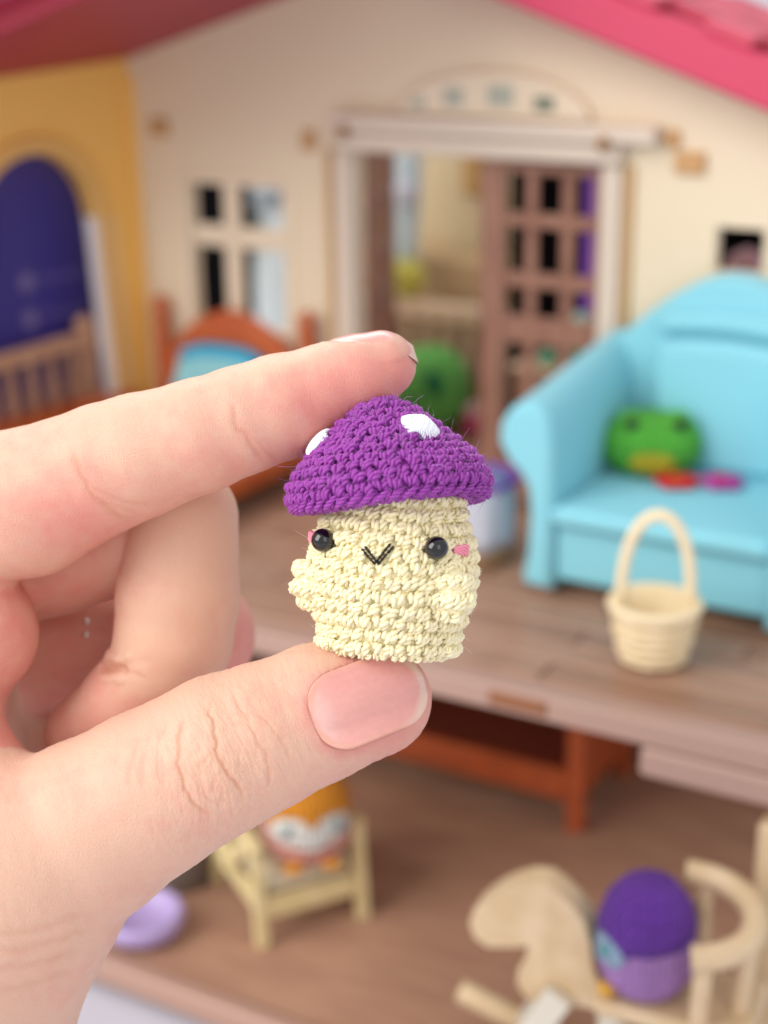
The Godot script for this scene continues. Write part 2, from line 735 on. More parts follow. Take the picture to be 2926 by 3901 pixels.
func arch_line(grow: float) -> PackedVector2Array:   # the arch of the wing, from the low front of the room round to the far side
	var out := PackedVector2Array()
	var c := 36.6
	out.append(Vector2(11.8 - grow, -6))
	out.append(Vector2(15.8 - grow, 70.5))
	out.append(Vector2(16.1 - grow, 72.0 + grow * 0.3))
	for k in 15:
		var a := lerpf(PI * 0.93, PI * 0.07, k / 14.0)
		out.append(Vector2(c + cos(a) * (20.6 + grow * 0.95), 70.6 + sin(a) * (21.2 + grow * 0.9)))
	out.append(Vector2(57.6 + grow, 71.0))
	out.append(Vector2(61.2 + grow, -6))
	return out


func leaf(parent: Node3D, m: Material, dir: float) -> void:   # a glazed door leaf that reaches from x = 0 in the direction dir
	var w := 33.4
	var put := func(called: String, x0: float, x1: float, y0: float, y1: float, deep_: float) -> void:
		var deep := deep_ * 0.62
		var b := G.new()
		b.box(Vector3(dir * (x0 + x1) * 0.5, (y0 + y1) * 0.5, 0), Vector3(x1 - x0, y1 - y0, deep), 0.35)
		part(called, b, m, parent)
	put.call("stile", 0.0, 1.9, 0.4, 91.6, 3.2)
	put.call("stile", 26.8, w, 0.4, 91.6, 3.2)
	put.call("rail", 1.9, 26.8, 88.9, 91.6, 3.0)
	put.call("rail", 1.9, 26.8, 75.2, 78.8, 2.4)
	put.call("rail", 1.9, 26.8, 59.6, 63.4, 2.4)
	put.call("rail", 1.9, 26.8, 44.6, 51.8, 2.8)
	put.call("rail", 1.9, 26.8, 0.4, 14.0, 2.8)
	for x in [[7.4, 10.8], [17.6, 20.8]]:
		put.call("muntin", x[0], x[1], 14.0, 44.6, 2.2)
		put.call("muntin", x[0], x[1], 51.8, 59.6, 2.2)
		put.call("muntin", x[0], x[1], 63.4, 75.2, 2.2)
		put.call("muntin", x[0], x[1], 78.8, 88.9, 2.2)
	put.call("handle", 29.0, 31.4, 30.0, 46.0, 4.6)


func make_doorway() -> void:   # what stands behind the doorway and the window
	var g := G.new()
	var back := thing("back_porch", "tan back porch with a step and brown floor, seen through the open doorway", "porch")
	g.box(Vector3(-40, -2.0, -67.0), Vector3(150, 4, 84.0))
	part("porch_floor", g, mat("946c54", 0.5), back)
	g = G.new()
	g.box(Vector3(-70, 55.0, -128), Vector3(84, 118, 5.0), 0.5)
	part("panel", g, mat("ccb892", 0.6), back)
	g = G.new()
	g.box(Vector3(-68, 22, -112.0), Vector3(64, 46, 22.0), 1.2)
	part("step", g, mat("c4a67c", 0.6), back)
	g = G.new()
	g.box(Vector3(-60, 14, -97.0), Vector3(70, 30, 12.0), 1.2)
	part("step", g, mat("7c5c48", 0.6), back)
	g = G.new()
	g.box(Vector3(-66.0, 74.0, -124.0), Vector3(7.0, 22.0, 4.0), 0.8)
	part("strip", g, mat("bf9458", 0.5), back)
	var fence := thing("baluster_fence", "low beige baluster rail behind the green ball toy in the doorway", "railing", Vector3(-64, 0, -82))
	g = G.new()
	g.box(Vector3(6, 31.0, 0), Vector3(60, 6.4, 5.0), 1.4)
	part("top_rail", g, mat("e0c2a2", 0.5), fence)
	for k in 8:
		g = G.new()
		g.box(Vector3(-20.0 + 7.6 * k, 13.8, 0), Vector3(3.6, 27.8, 3.2), 0.8)
		part("baluster", g, mat("e0c2a2", 0.5), fence)
	var curtain := thing("pale_curtain", "pale blue gathered cloth hanging at the left of the doorway", "curtain", Vector3(-76, 0, -91))
	g = G.new()
	var rings := []
	for j in 9:
		var ring := []
		var y := 46.0 + 7.0 * j
		for k in 40:
			var a := TAU * k / 40.0
			var r := 1.0 + 0.16 * sin(a * 7.0 + j * 0.4)
			ring.append(Vector3(cos(a) * (5.6 + 0.3 * j) * r, y, sin(a) * 3.0 * r))
		rings.append(ring)
	g.rows(rings, true)
	part("cloth", g, mat("c8d8de", 0.7), curtain)
	g = G.new()
	g.ball(Vector3(3.6, 68.0, 3.6), Vector3(4.2, 4.6, 3.0), 16)
	part("bow", g, mat("cdd0da", 0.6), curtain)
	var chick := thing("yellow_ball_toy", "small yellow ball toy resting above the beige rail in the doorway", "toy", Vector3(-70.6, 34.4, -84.0))
	g = G.new()
	g.ball(Vector3(0, 6.2, 0), Vector3(7.0, 6.2, 6.4), 22)
	part("body", g, yarn_mat("e6de66", knit_tex(6, 6, 128)), chick)
	g = G.new()
	g.ball(Vector3(4.8, 6.4, 4.6), Vector3(1.6, 1.1, 1.4), 10)
	part("beak", g, mat("c99a1c", 0.6), chick)
	# dark and purple boxes that stand behind the house
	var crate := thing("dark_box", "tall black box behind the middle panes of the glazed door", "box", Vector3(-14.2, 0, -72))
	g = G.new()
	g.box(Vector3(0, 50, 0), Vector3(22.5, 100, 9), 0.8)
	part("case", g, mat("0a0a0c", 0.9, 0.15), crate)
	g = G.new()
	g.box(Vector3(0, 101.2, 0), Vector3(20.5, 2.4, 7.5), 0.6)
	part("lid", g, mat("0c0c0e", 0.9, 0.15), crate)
	var violet := thing("purple_box", "glossy purple upright box behind the right-hand door panes", "box", Vector3(7.6, 0, -66))
	g = G.new()
	g.box(Vector3(0, 50, 0), Vector3(11.0, 100, 11), 1.0)
	part("case", g, mat("8a48d0", 0.35), violet)
	g = G.new()
	g.box(Vector3(0, 101.2, 0), Vector3(9.6, 2.4, 9.5), 0.8)
	part("lid", g, mat("8a48d0", 0.35), violet)
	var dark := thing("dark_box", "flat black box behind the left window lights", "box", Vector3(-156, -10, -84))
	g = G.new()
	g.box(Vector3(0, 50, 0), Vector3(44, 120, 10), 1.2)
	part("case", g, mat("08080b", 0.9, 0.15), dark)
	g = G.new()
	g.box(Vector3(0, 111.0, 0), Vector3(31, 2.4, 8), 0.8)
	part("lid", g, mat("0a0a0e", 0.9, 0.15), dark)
	var white := thing("white_case", "pale box with a slanting dark bar behind the right window lights", "box", Vector3(-128, -10, -150))
	g = G.new()
	g.box(Vector3(-42, 65, 0), Vector3(84, 150, 12), 2.0)
	part("case", g, mat("d8e2e2", 0.5), white)
	g = G.new()
	g.bar(Vector3(-58, 14, 9), Vector3(-44, 58, 9), 6.5, 4.0, Vector3.BACK)
	part("bar", g, mat("20262c", 0.5), white)
	g = G.new()
	g.box(Vector3(-50, 64.0, 8), Vector3(40, 5, 6), 1.0)
	part("shelf", g, mat("8d949c", 0.5), white)
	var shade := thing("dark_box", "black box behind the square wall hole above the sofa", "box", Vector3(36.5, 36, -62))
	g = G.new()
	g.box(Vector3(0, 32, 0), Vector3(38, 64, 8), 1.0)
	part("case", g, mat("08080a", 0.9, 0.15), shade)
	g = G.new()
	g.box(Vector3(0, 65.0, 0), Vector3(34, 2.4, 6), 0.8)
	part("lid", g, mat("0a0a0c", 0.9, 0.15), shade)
	var pinkb := thing("pink_ball_toy", "pink and rose toy seen through the square hole above the sofa", "toy", Vector3(59.4, 50.5, -34))
	g = G.new()
	g.lathe([[0.5, 0.0], [4.5, 0.6], [6.0, 3.6], [6.0, 8.0]], 20)
	part("base", g, mat("cc4a78", 0.7), pinkb)
	g = G.new()
	g.lathe([[6.1, 8.0], [6.0, 12.0], [4.4, 16.0], [0.6, 18.0]], 20)
	part("top", g, mat("b49098", 0.7), pinkb)

	# the green toy on the porch and its neighbours
	var knit := knit_tex(8, 8, 256)
	var green := thing("green_ball_toy", "round green crocheted toy with a dark green spot, on the floor inside the doorway", "crocheted toy", Vector3(-46.0, 0, -56))
	g = G.new()
	g.lathe([[1.0, 0.0], [7.0, 0.5], [11.2, 4.5], [12.8, 10.0], [12.4, 16.0], [10.0, 21.5], [6.0, 25.0], [0.8, 26.6]], 36)
	part("body", g, yarn_mat("78d862", knit), green)
	g = G.new()
	g.ball(Vector3(5.8, 16.5, 10.0), Vector3(3.6, 4.6, 1.6), 18)
	part("spot", g, yarn_mat("0f8550", knit), green)
	for x in [-2.6, 1.2]:
		g = G.new()
		g.ball(Vector3(x, 12.4, 12.3), Vector3(0.9, 0.9, 0.7), 12)
		part("eye", g, mat("101410", 0.15), green)
	var rose := thing("pink_ball_toy", "tiny pink toy with a pale top beside the green ball toy", "toy", Vector3(-30.6, 0, -55.0))
	g = G.new()
	g.lathe([[0.5, 0.0], [2.8, 0.4], [3.6, 3.2], [3.2, 6.4]], 18)
	part("base", g, mat("cc4a78", 0.7), rose)
	g = G.new()
	g.lathe([[3.3, 6.4], [2.9, 8.6], [0.4, 10.2]], 18)
	part("top", g, mat("d9b3b0", 0.7), rose)
	var shelf := thing("plant_shelf", "small brown shelf behind the lower door panes with mint and green balls on it", "shelf", Vector3(0.0, 0, -50))
	g = G.new()
	g.box(Vector3(0, 12.4, 0), Vector3(26, 24.8, 9), 0.8)
	part("box", g, mat("946c54", 0.5), shelf)
	g = G.new()
	g.box(Vector3(0, 25.6, 0), Vector3(28, 1.6, 10), 0.5)
	part("top_board", g, mat("e0c2a2", 0.5), shelf)
	for q in [["mint_ball", "mint green ball on the shelf behind the door", 6.0, 26.4, 4.0, "a9ccba"], ["green_ball", "dark green ball on the shelf behind the door panes", 5.6, 26.4, 3.2, "0f8550"], ["mint_ball", "smaller mint ball left of the dark green ball behind the door", -2.4, 26.4, 2.6, "70b590"]]:
		var o := thing(q[0], q[1], "ball", Vector3(q[2], q[3], -52.6 if q[4] > 3.9 else -47.4))
		g = G.new()
		var up: float = 8.4 if q[4] > 3.9 else 0.0
		if up > 0.0:
			g.lathe([[3.0, 0.0], [2.4, 2.0], [2.4, up]], 14)
			part("stand", g, mat("e0c2a2", 0.5), o)
			g = G.new()
		g.ball(Vector3(0, up + q[4], 0), Vector3.ONE * q[4], 18)
		part("ball", g, mat(q[5], 0.6), o)
	# poster behind the wing's arch
	var board := thing("printed_board", "dark indigo board with two faint printed lines, standing behind the arch", "board")
	board.transform = Transform3D(Basis(Vector3(-0.17365, 0, 0.98481), Vector3.UP, Vector3(-0.98481, 0, -0.17365)), Vector3(-133.0, 0, 2) * MM)
	g = G.new()
	g.box(Vector3(22, 46, 0), Vector3(74, 102, 4), 0.6)
	part("board", g, mat("37308a", 0.5), board)
	for y in [53.4, 42.4]:
		g = G.new()
		for k in 6:
			var a := TAU * k / 6.0
			g.bar(Vector3(24.6, y, -2.1), Vector3(24.6 + cos(a) * 3.0, y + sin(a) * 3.0, -2.1), 1.3, 0.3, Vector3.BACK)
		part("print_mark", g, mat("8078b0", 0.6), board)
		g = G.new()
		for k in 5:
			g.box(Vector3(18.0 - k * 3.6, y - 0.1 * k, -2.1), Vector3(2.9, 2.0, 0.3))
		part("print_line", g, mat("5a52a0", 0.6), board)


func make_upstairs() -> void:
	# bed under the window
	var orange := wood("c4632f", "b85427", Vector3(30, 12, 30), 0.42, 12)
	var bed := thing("toy_bed", "orange wooden toy bed with a curved headboard under the window", "bed", Vector3(-79.0, 0, 4.0))
	for x in [-25.6, 25.6]:
		var g := G.new()
		g.at(x, 0, 0)
		g.lathe([[2.3, 0.0], [2.3, 42.0], [1.6, 43.0], [2.6, 45.4], [1.6, 47.6], [0.3, 48.4]], 14)
		part("post", g, orange, bed)
		g = G.new()
		g.box(Vector3(x, 8.0, 36.0), Vector3(3.4, 6.0, 70.0), 0.8)
		part("side_rail", g, orange, bed)
		g = G.new()
		g.box(Vector3(x, 8.0, 72.4), Vector3(4.4, 16.0, 4.4), 0.8)
		part("foot_post", g, orange, bed)
	var g := G.new()
	var pts := PackedVector2Array([Vector2(-23.4, 8), Vector2(23.4, 8)])
	for k in 13:
		var t := 1.0 - k / 6.0
		pts.append(Vector2(23.4 * t, 30.0 + 16.0 * pow(cos(t * PI * 0.5), 0.75)))
	g.extrude(pts, -1.6, 1.6, 0.5)
	part("headboard", g, orange, bed)
	g = G.new()
	g.box(Vector3(0, 8.0, 72.4), Vector3(46.8, 10.0, 3.0), 0.8)
	part("footboard", g, orange, bed)
	g = G.new()
	g.box(Vector3(0, 12.0, 36.0), Vector3(47.0, 5.0, 68.0), 1.6)
	part("mattress", g, mat("c7b9a8", 0.8), bed)
	var pillow := thing("blue_pillow", "turquoise pillow with a bright blue top edge, propped against the orange headboard", "pillow", Vector3(-80.0, 14.5, 11.0))
	g = G.new()
	g.xf = Transform3D(Basis(Vector3.RIGHT, deg_to_rad(-14.0)), Vector3.ZERO)
	g.extrude(PackedVector2Array([Vector2(-15, 1), Vector2(15, 1), Vector2(17.4, 7), Vector2(15.4, 18), Vector2(12.5, 20.4), Vector2(-12.5, 20.4), Vector2(-15.0, 18), Vector2(-17, 7)]), -2.8, 3.2, 1.4)
	part("face", g, mat("86c4cc", 0.7), pillow)
	g = G.new()
	g.xf = Transform3D(Basis(Vector3.RIGHT, deg_to_rad(-14.0)), Vector3.ZERO)
	var top := []
	for k in 15:
		var t := lerpf(-1.0, 1.0, k / 14.0)
		top.append(Vector3(13.5 * t, 20.2 - 2.6 * pow(absf(t), 3.0), 1.6))
	g.tube(top, [2.3], 10)
	part("edge", g, mat("1ba2cc", 0.6), pillow)

	# sofa
	var velvet := StandardMaterial3D.new()
	velvet.albedo_color = Color("86ccdc")
	velvet.roughness = 0.8
	velvet.rim_enabled = true
	velvet.rim = 0.6
	velvet.rim_tint = 0.6
	relief(velvet, noise_tex(0.2, 9, ["404040", "ffffff"], 256), 60.0, 0.004)
	var sofa := thing("toy_sofa", "light blue flocked toy sofa with rolled arms and a curved back", "sofa", Vector3(70.0, 0, 5.0))
	g = G.new()
	g.box(Vector3(0, 10.6, 23.5), Vector3(52.0, 14.4, 49.0), 1.2)
	part("base", g, velvet, sofa)
	g = G.new()
	g.box(Vector3(0, 20.0, 27.5), Vector3(51.4, 4.6, 47.0), 1.4)
	part("seat", g, velvet, sofa)
	for s in [-1.0, 1.0]:
		g = G.new()
		var prof := PackedVector2Array()
		for q in [[25.2, 1.8], [25.2, 24.0], [25.6, 36.0], [26.6, 42.0], [29.0, 45.6], [32.6, 46.2], [36.4, 44.0], [38.8, 40.0], [39.0, 35.6], [36.6, 31.6], [33.6, 29.0], [31.6, 25.6], [31.0, 20.0], [31.4, 10.0], [32.6, 4.0], [32.0, 1.8]]:
			prof.append(Vector2(q[0] * s, q[1]))
		# the arm rises towards the back
		g.extrude(prof, -3.0, 50.5, 1.2, true)
		for k in g.v.size():
			var p := g.v[k]
			if p.y > 24.0:
				p.y += (50.5 - p.z) * 0.13 * (p.y - 24.0) / 22.0
				p.x -= s * (50.5 - p.z) * 0.03
			g.v[k] = p
		part("arm", g, velvet, sofa)
	g = G.new()
	pts = PackedVector2Array([Vector2(-31, 4), Vector2(31, 4)])
	for k in 17:
		var t := 1.0 - k / 8.0
		pts.append(Vector2(31.0 * t, 50.5 + 19.0 * pow(cos(t * PI * 0.5), 1.1)))
	g.extrude(pts, -3.5, 5.5, 1.6, true)
	part("back", g, velvet, sofa)
	g = G.new()
	pts = PackedVector2Array([Vector2(-17, 22), Vector2(17, 22)])
	for k in 11:
		var t := 1.0 - k / 5.0
		pts.append(Vector2(18.0 * t, 50.5 + 4.0 * pow(maxf(0.0, 1.0 - t * t), 0.35)))
	g.extrude(pts, 4.0, 10.5, 2.4, true)
	part("back_cushion", g, velvet, sofa)
	g = G.new()
	var roll := []
	for k in 11:
		var t := lerpf(-1.0, 1.0, k / 10.0)
		roll.append(Vector3(16.5 * t, 57.2 + 1.4 * (1.0 - t * t), 6.2))
	g.tube(roll, [2.7], 12)
	part("back_roll", g, velvet, sofa)
	for x in [-28.0, 28.0]:
		for z in [2.0, 47.0]:
			g = G.new()
			g.at(x, 0, z)
			g.lathe([[1.6, 0.0], [2.2, 3.6]], 12)
			part("foot", g, mat("a98070", 0.5), sofa)
	# frog and flowers on the seat
	var knit := knit_tex(8, 8, 256)
	var frog := thing("frog_toy", "small green crocheted frog with a yellow mouth, sitting on the blue sofa", "crocheted toy", Vector3(55.0, 22.4, 19.5), deg_to_rad(24.0))
	g = G.new()
	g.lathe([[0.8, 0.0], [8.6, 0.6], [11.8, 3.8], [12.2, 7.6], [10.8, 11.6], [7.4, 14.2], [0.8, 15.0]], 32, 1.0, 0.8)
	part("body", g, yarn_mat("5cc23a", knit), frog)
	for x in [-5.6, 5.8]:
		g = G.new()
		g.ball(Vector3(x, 13.2, 3.4), Vector3(3.2, 3.1, 3.0), 16)
		var bump := part("eye_bump", g, yarn_mat("5cc23a", knit), frog)
		g = G.new()
		g.ball(Vector3(x + 0.2, 13.4, 6.2), Vector3(1.7, 1.7, 1.0), 12)
		part("eye", g, mat("0c100c", 0.15), bump)
	g = G.new()
	g.ball(Vector3(-0.4, 4.6, 9.2), Vector3(5.4, 2.8, 1.5), 18)
	part("mouth", g, yarn_mat("c8b41c", knit), frog)
	for q in [["red crocheted flower lying on the sofa seat below the frog", 64.4, 27.5, "c81c22", "d06a1c"], ["magenta crocheted flower lying on the sofa seat, right of the red one", 74.0, 23.0, "b03890", "c03050"]]:
		var fl := thing("crocheted_flower", q[0], "flower", Vector3(q[1], 22.4, q[2]), 0.0, "flowers on the sofa seat")
		for k in 5:
			g = G.new()
			var a := TAU * k / 5.0 + 0.4
			g.ball(Vector3(cos(a) * 3.0, 1.1, sin(a) * 3.0), Vector3(2.6, 1.1, 2.6), 14)
			part("petal", g, mat(q[3], 0.8), fl)
		g = G.new()
		g.ball(Vector3(0, 1.8, 0), Vector3(1.7, 0.9, 1.7), 12)
		part("centre", g, mat(q[4], 0.8), fl)

	# basket
	var straw := mat("eedcb6", 0.6)
	var wide := 0.9
	var basket := thing("wicker_basket", "cream woven toy basket with a tall hoop handle, at the front edge of the floor", "basket", Vector3(78.0, 0, 77.0), 0.36)
	g = G.new()
	var wall_pts := []
	for j in 13:
		var t := j / 12.0
		wall_pts.append([lerpf(6.8, 10.0, pow(t, 0.6)) * wide + (0.28 if j % 2 else 0.0), 0.4 + 12.6 * t])
	wall_pts.append([7.9, 13.2])
	wall_pts.append([7.1, 8.0])
	wall_pts.append([4.0, 2.0])
	g.lathe(wall_pts, 8)
	part("bowl", g, straw, basket)
	for j in 6:
		g = G.new()
		var t := (j * 2 + 1) / 12.0
		var r := lerpf(6.8, 10.0, pow(t, 0.6)) * wide + 0.15
		var ring := []
		for k in 32:
			var a := TAU * k / 32.0
			ring.append(Vector3(cos(a) * (r - 0.15 + 0.22 * sin(k * PI * 0.5 + j * PI)), 0.4 + 12.6 * t, sin(a) * (r - 0.15 + 0.22 * sin(k * PI * 0.5 + j * PI))))
		g.tube(ring, [0.55], 6, true)
		part("weave", g, straw, basket)
	g = G.new()
	var ring := []
	for k in 24:
		var a := TAU * k / 24.0
		ring.append(Vector3(cos(a) * 10.0 * wide, 13.1, sin(a) * 10.0 * wide))
	g.tube(ring, [1.1], 8, true)
	part("rim", g, straw, basket)
	g = G.new()
	var hoop := []
	for k in 21:
		var a := PI * k / 20.0
		hoop.append(Vector3(cos(a) * 7.2, 13.0 + 20.0 * pow(sin(a), 0.8), sin(a) * 0.5))
	g.tube(hoop, [1.25], 10)
	part("handle", g, straw, basket)

	# covered tub left of the sofa
	var tub := thing("covered_tub", "white fluffy cloth-covered tub with a purple rim and straw base, left of the sofa", "tub", Vector3(18.5, 0, 40.0))
	g = G.new()
	g.lathe([[7.6, 0.0], [8.2, 2.0], [8.0, 6.0]], 24)
	part("straw_base", g, mat("b08c66", 0.7), tub)
	g = G.new()
	var cl := []
	for j in 6:
		var rr := []
		for k in 36:
			var a := TAU * k / 36.0
			rr.append(Vector3(cos(a), 0, sin(a)) * (8.6 + 0.5 * sin(a * 9.0) * (5 - j) / 5.0 + 0.1 * j) + Vector3.UP * (4.2 + 0.7 * sin(a * 5.0) * (1.0 if j == 0 else 0.0) + 3.3 * j))
		cl.append(rr)
	g.rows(cl, true)
	part("cloth", g, mat("c8ccda", 0.9), tub)
	g = G.new()
	ring = []
	for k in 28:
		var a := TAU * k / 28.0
		ring.append(Vector3(cos(a) * 9.2, 21.0, sin(a) * 9.2))
	g.tube(ring, [0.9], 8, true)
	part("rim", g, mat("7a48b4", 0.6), tub)
	g = G.new()
	g.lathe([[8.8, 20.6], [6.0, 21.4], [0.5, 21.6]], 20)
	part("lid", g, mat("7088b0", 0.6), tub)


func make_downstairs() -> void:
	# open cabinet under the floor
	var orange := wood("b2552a", "a04a24", Vector3(20, 50, 20), 0.4, 14)
	var cab := thing("open_cabinet", "orange wooden open cabinet standing below the upper floor", "cabinet", Vector3(0, -80, 26))
	for x in [-39.0, 40.2]:
		for z in [-1.8, -36.0]:
			var g := G.new()
			g.box(Vector3(x, 35.0, z), Vector3(5.0, 70.0, 3.6), 0.6)
			part("post", g, orange, cab)
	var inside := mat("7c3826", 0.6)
	var g := G.new()
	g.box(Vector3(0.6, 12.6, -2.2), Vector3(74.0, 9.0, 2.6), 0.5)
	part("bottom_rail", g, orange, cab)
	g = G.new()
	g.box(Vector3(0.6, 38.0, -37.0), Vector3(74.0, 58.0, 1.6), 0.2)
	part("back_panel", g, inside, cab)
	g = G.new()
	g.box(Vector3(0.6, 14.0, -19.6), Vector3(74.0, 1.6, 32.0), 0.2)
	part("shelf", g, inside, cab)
	g = G.new()
	g.box(Vector3(0.6, 70.8, -18.6), Vector3(86.0, 2.0, 40.0), 0.5)
	part("top", g, orange, cab)
	for x in [-39.0, 40.2]:
		g = G.new()
		g.box(Vector3(x, 39.0, -18.9), Vector3(2.4, 60.0, 30.6), 0.3)
		part("side_panel", g, orange, cab)

	# chair
	var pale := wood("e4d2a0", "dac690", Vector3(40, 40, 40), 0.5, 15)
	var chair := thing("wooden_chair", "cream wooden toy armchair with a pale cushion, on the lower floor", "chair", Vector3(-9.5, -80, 88.5), deg_to_rad(56.0))
	for x in [-13.2, 13.2]:
		g = G.new()
		g.bar(Vector3(x, 0, 15.0), Vector3(x, 25.5, 12.4), 2.8, 2.6, Vector3.RIGHT)
		part("leg", g, pale, chair)
		g = G.new()
		g.bar(Vector3(x, 0, -16.0), Vector3(x, 38.0, -13.0), 2.8, 2.6, Vector3.RIGHT)
		part("leg", g, pale, chair)
		g = G.new()
		g.extrude(PackedVector2Array([Vector2(-14, 24.2), Vector2(14.5, 24.2), Vector2(15.5, 26.4), Vector2(-14, 28.6)]), -1.6, 1.6, 0.6)
		var q := Transform3D(Basis(Vector3.UP, -PI / 2.0), Vector3(x, 0, 0))
		for k in g.v.size():
			g.v[k] = q * g.v[k]
		part("armrest", g, pale, chair)
		g = G.new()
		g.extrude(PackedVector2Array([Vector2(-13, 9.0), Vector2(13, 9.0), Vector2(13, 13.0), Vector2(0, 11.6), Vector2(-13, 13.0)]), -1.2, 1.2, 0.3)
		for k in g.v.size():
			g.v[k] = q * g.v[k]
		part("side_rail", g, pale, chair)
		g = G.new()
		g.extrude(PackedVector2Array([Vector2(-13, 13.0), Vector2(-2, 13.0), Vector2(4, 17.5), Vector2(8, 24.0), Vector2(4, 24.0), Vector2(0, 18.6), Vector2(-5, 17.0), Vector2(-13, 24.0)]), -0.8, 0.8, 0.2)
		for k in g.v.size():
			g.v[k] = q * g.v[k]
		part("side_panel", g, pale, chair)
	g = G.new()
	g.box(Vector3(0, 9.0, 13.6), Vector3(23.6, 5.4, 2.4), 0.4)
	part("front_rail", g, pale, chair)
	g = G.new()
	g.box(Vector3(0, 26.0, -13.6), Vector3(23.6, 22.0, 2.2), 0.5)
	part("back_panel", g, pale, chair)
	g = G.new()
	g.box(Vector3(0, 14.2, 0.5), Vector3(22.8, 5.6, 25.0), 1.6)
	part("cushion", g, mat("d2c8ac", 0.8), chair)
	var knit := knit_tex(8, 8, 256)
	var doll := thing("orange_bird_toy", "orange-hooded crocheted bird toy with white face and pink body, sitting in the cream chair", "crocheted toy", Vector3(-2.6, -63.2, 90.2), deg_to_rad(42.0))
	doll.scale = Vector3.ONE * 1.06
	egg(doll, [[0.8, 0.0], [7.6, 0.6], [10.2, 4.5], [10.6, 9.4], [9.6, 15.0], [7.2, 20.2], [4.0, 23.6], [0.6, 24.8]], "f0a898", "e8941a", "f2f0e8", "5c7478", "d08a28", knit)

	# lavender bowl and a grey tub behind it
	var bowl := thing("lavender_bowl", "small lavender bowl on the lower floor, beside the wrist", "bowl", Vector3(-32.5, -80, 117.5))
	g = G.new()
	g.lathe([[5.0, 0.0], [8.0, 0.8], [10.0, 3.2], [10.4, 5.6], [9.6, 7.0], [8.2, 6.6], [7.0, 4.4], [4.6, 3.2], [0.4, 3.0]], 36)
	part("dish", g, mat("b4a0d0", 0.4), bowl)
	g = G.new()
	g.lathe([[5.2, -0.0], [5.2, 1.0], [4.2, 1.0]], 24)
	part("foot_ring", g, mat("b4a0d0", 0.4), bowl)
	var tub := thing("grey_tub", "grey tub with a light lid, behind the lavender bowl", "tub", Vector3(-39.0, -80, 94.0))
	g = G.new()
	g.lathe([[6.5, 0.0], [8.0, 0.8], [8.6, 11.0], [8.0, 12.0]], 24)
	part("body", g, mat("6e6258", 0.7), tub)
	g = G.new()
	g.lathe([[8.4, 12.0], [8.4, 13.6], [5.0, 14.6], [0.4, 14.8]], 24)
	part("lid", g, mat("948a8e", 0.7), tub)

	# rocking horse
	var birch := wood("e0c8a4", "d4b890", Vector3(30, 30, 30), 0.5, 17)
	var white_wood := mat("dcd6c6", 0.5)
	var horse := thing("rocking_horse", "pale wooden rocking horse chair with a hooped back rail", "rocking horse", Vector3(90.0, -80, 120.0), deg_to_rad(6.0))
	var outline := PackedVector2Array()
	for q in [[-30.8, 38.2], [-29.7, 42.0], [-25.9, 46.3], [-22.3, 49.1], [-18.6, 51.0], [-15.0, 51.3], [-12.4, 49.9], [-9.7, 47.7], [-7.1, 44.7], [-5.6, 39.6], [-4.9, 34.2], [-3.3, 31.1], [5.1, 29.9], [13.9, 29.9], [24.0, 30.4], [24.0, 26.9], [14.1, 26.3], [5.2, 26.0], [-4.4, 25.4], [-9.5, 24.6], [-15.9, 22.9], [-18.6, 24.0], [-20.5, 26.6], [-20.3, 30.1], [-18.8, 33.5], [-18.3, 36.3], [-21.5, 35.0], [-26.9, 33.7], [-29.6, 35.1]]:
		outline.append(Vector2(q[0], q[1]))
	g = G.new()
	g.extrude(outline, -3.0, 3.0, 1.0, true)
	part("body", g, birch, horse)
	g = G.new()
	g.box(Vector3(12.0, 30.6, 0), Vector3(30.0, 3.2, 20.0), 0.9)
	part("seat", g, birch, horse)
	g = G.new()
	g.tube([Vector3(-37.5, 11.6, 9.6), Vector3(-26, 6.4, 9.6), Vector3(-8, 3.0, 9.6), Vector3(14, 3.0, 9.6), Vector3(30, 6.5, 9.6)], [2.6], 10)
	part("rocker", g, birch, horse)
	g = G.new()
	g.tube([Vector3(-37.5, 11.6, -9.6), Vector3(-26, 8.4, -9.6), Vector3(-8, 3.4, -9.6), Vector3(14, 3.0, -9.6), Vector3(30, 6.5, -9.6)], [2.6], 10)
	part("rocker", g, birch, horse)
	for z in [-8.0, 8.0]:
		g = G.new()
		g.bar(Vector3(-11.0, 28.0, z * 0.58), Vector3(-23.5, 5.0, z * 1.2), 5.6, 2.8, Vector3.BACK)
		part("front_leg", g, white_wood, horse)
		g = G.new()
		g.bar(Vector3(14.0, 28.0, z * 0.8), Vector3(20.0, 4.5, z * 1.2), 4.6, 3.0, Vector3.BACK)
		part("rear_leg", g, birch, horse)
	g = G.new()
	g.box(Vector3(-1.5, 15.0, 0), Vector3(5.0, 21.0, 5.0), 0.8)
	part("brace", g, white_wood, horse)
	g = G.new()
	var hoop := []
	for k in 21:
		var a := lerpf(-1.8, 1.35, k / 20.0)
		hoop.append(Vector3(12.5 + cos(a) * 12.4, 49.8 - 3.0 * sin(a), sin(a) * 9.6))
	g.tube(hoop, [2.6], 10)
	part("back_rail", g, birch, horse)
	for a in [-1.5, 0.2, 1.15]:
		g = G.new()
		var top := Vector3(12.5 + cos(a) * 12.2, 48.6 - 3.0 * sin(a), sin(a) * 9.4)
		g.tube([Vector3(12.5 + cos(a) * 11.0, 29.5, sin(a) * 9.0), top], [1.9], 8)
		part("spindle", g, birch, horse)
	var purple := thing("purple_bird_toy", "purple-hooded crocheted bird toy with pale blue face, sitting on the rocking horse", "crocheted toy", Vector3(94.8, -47.4, 120.0), deg_to_rad(-64.0))
	purple.scale = Vector3.ONE * 0.9
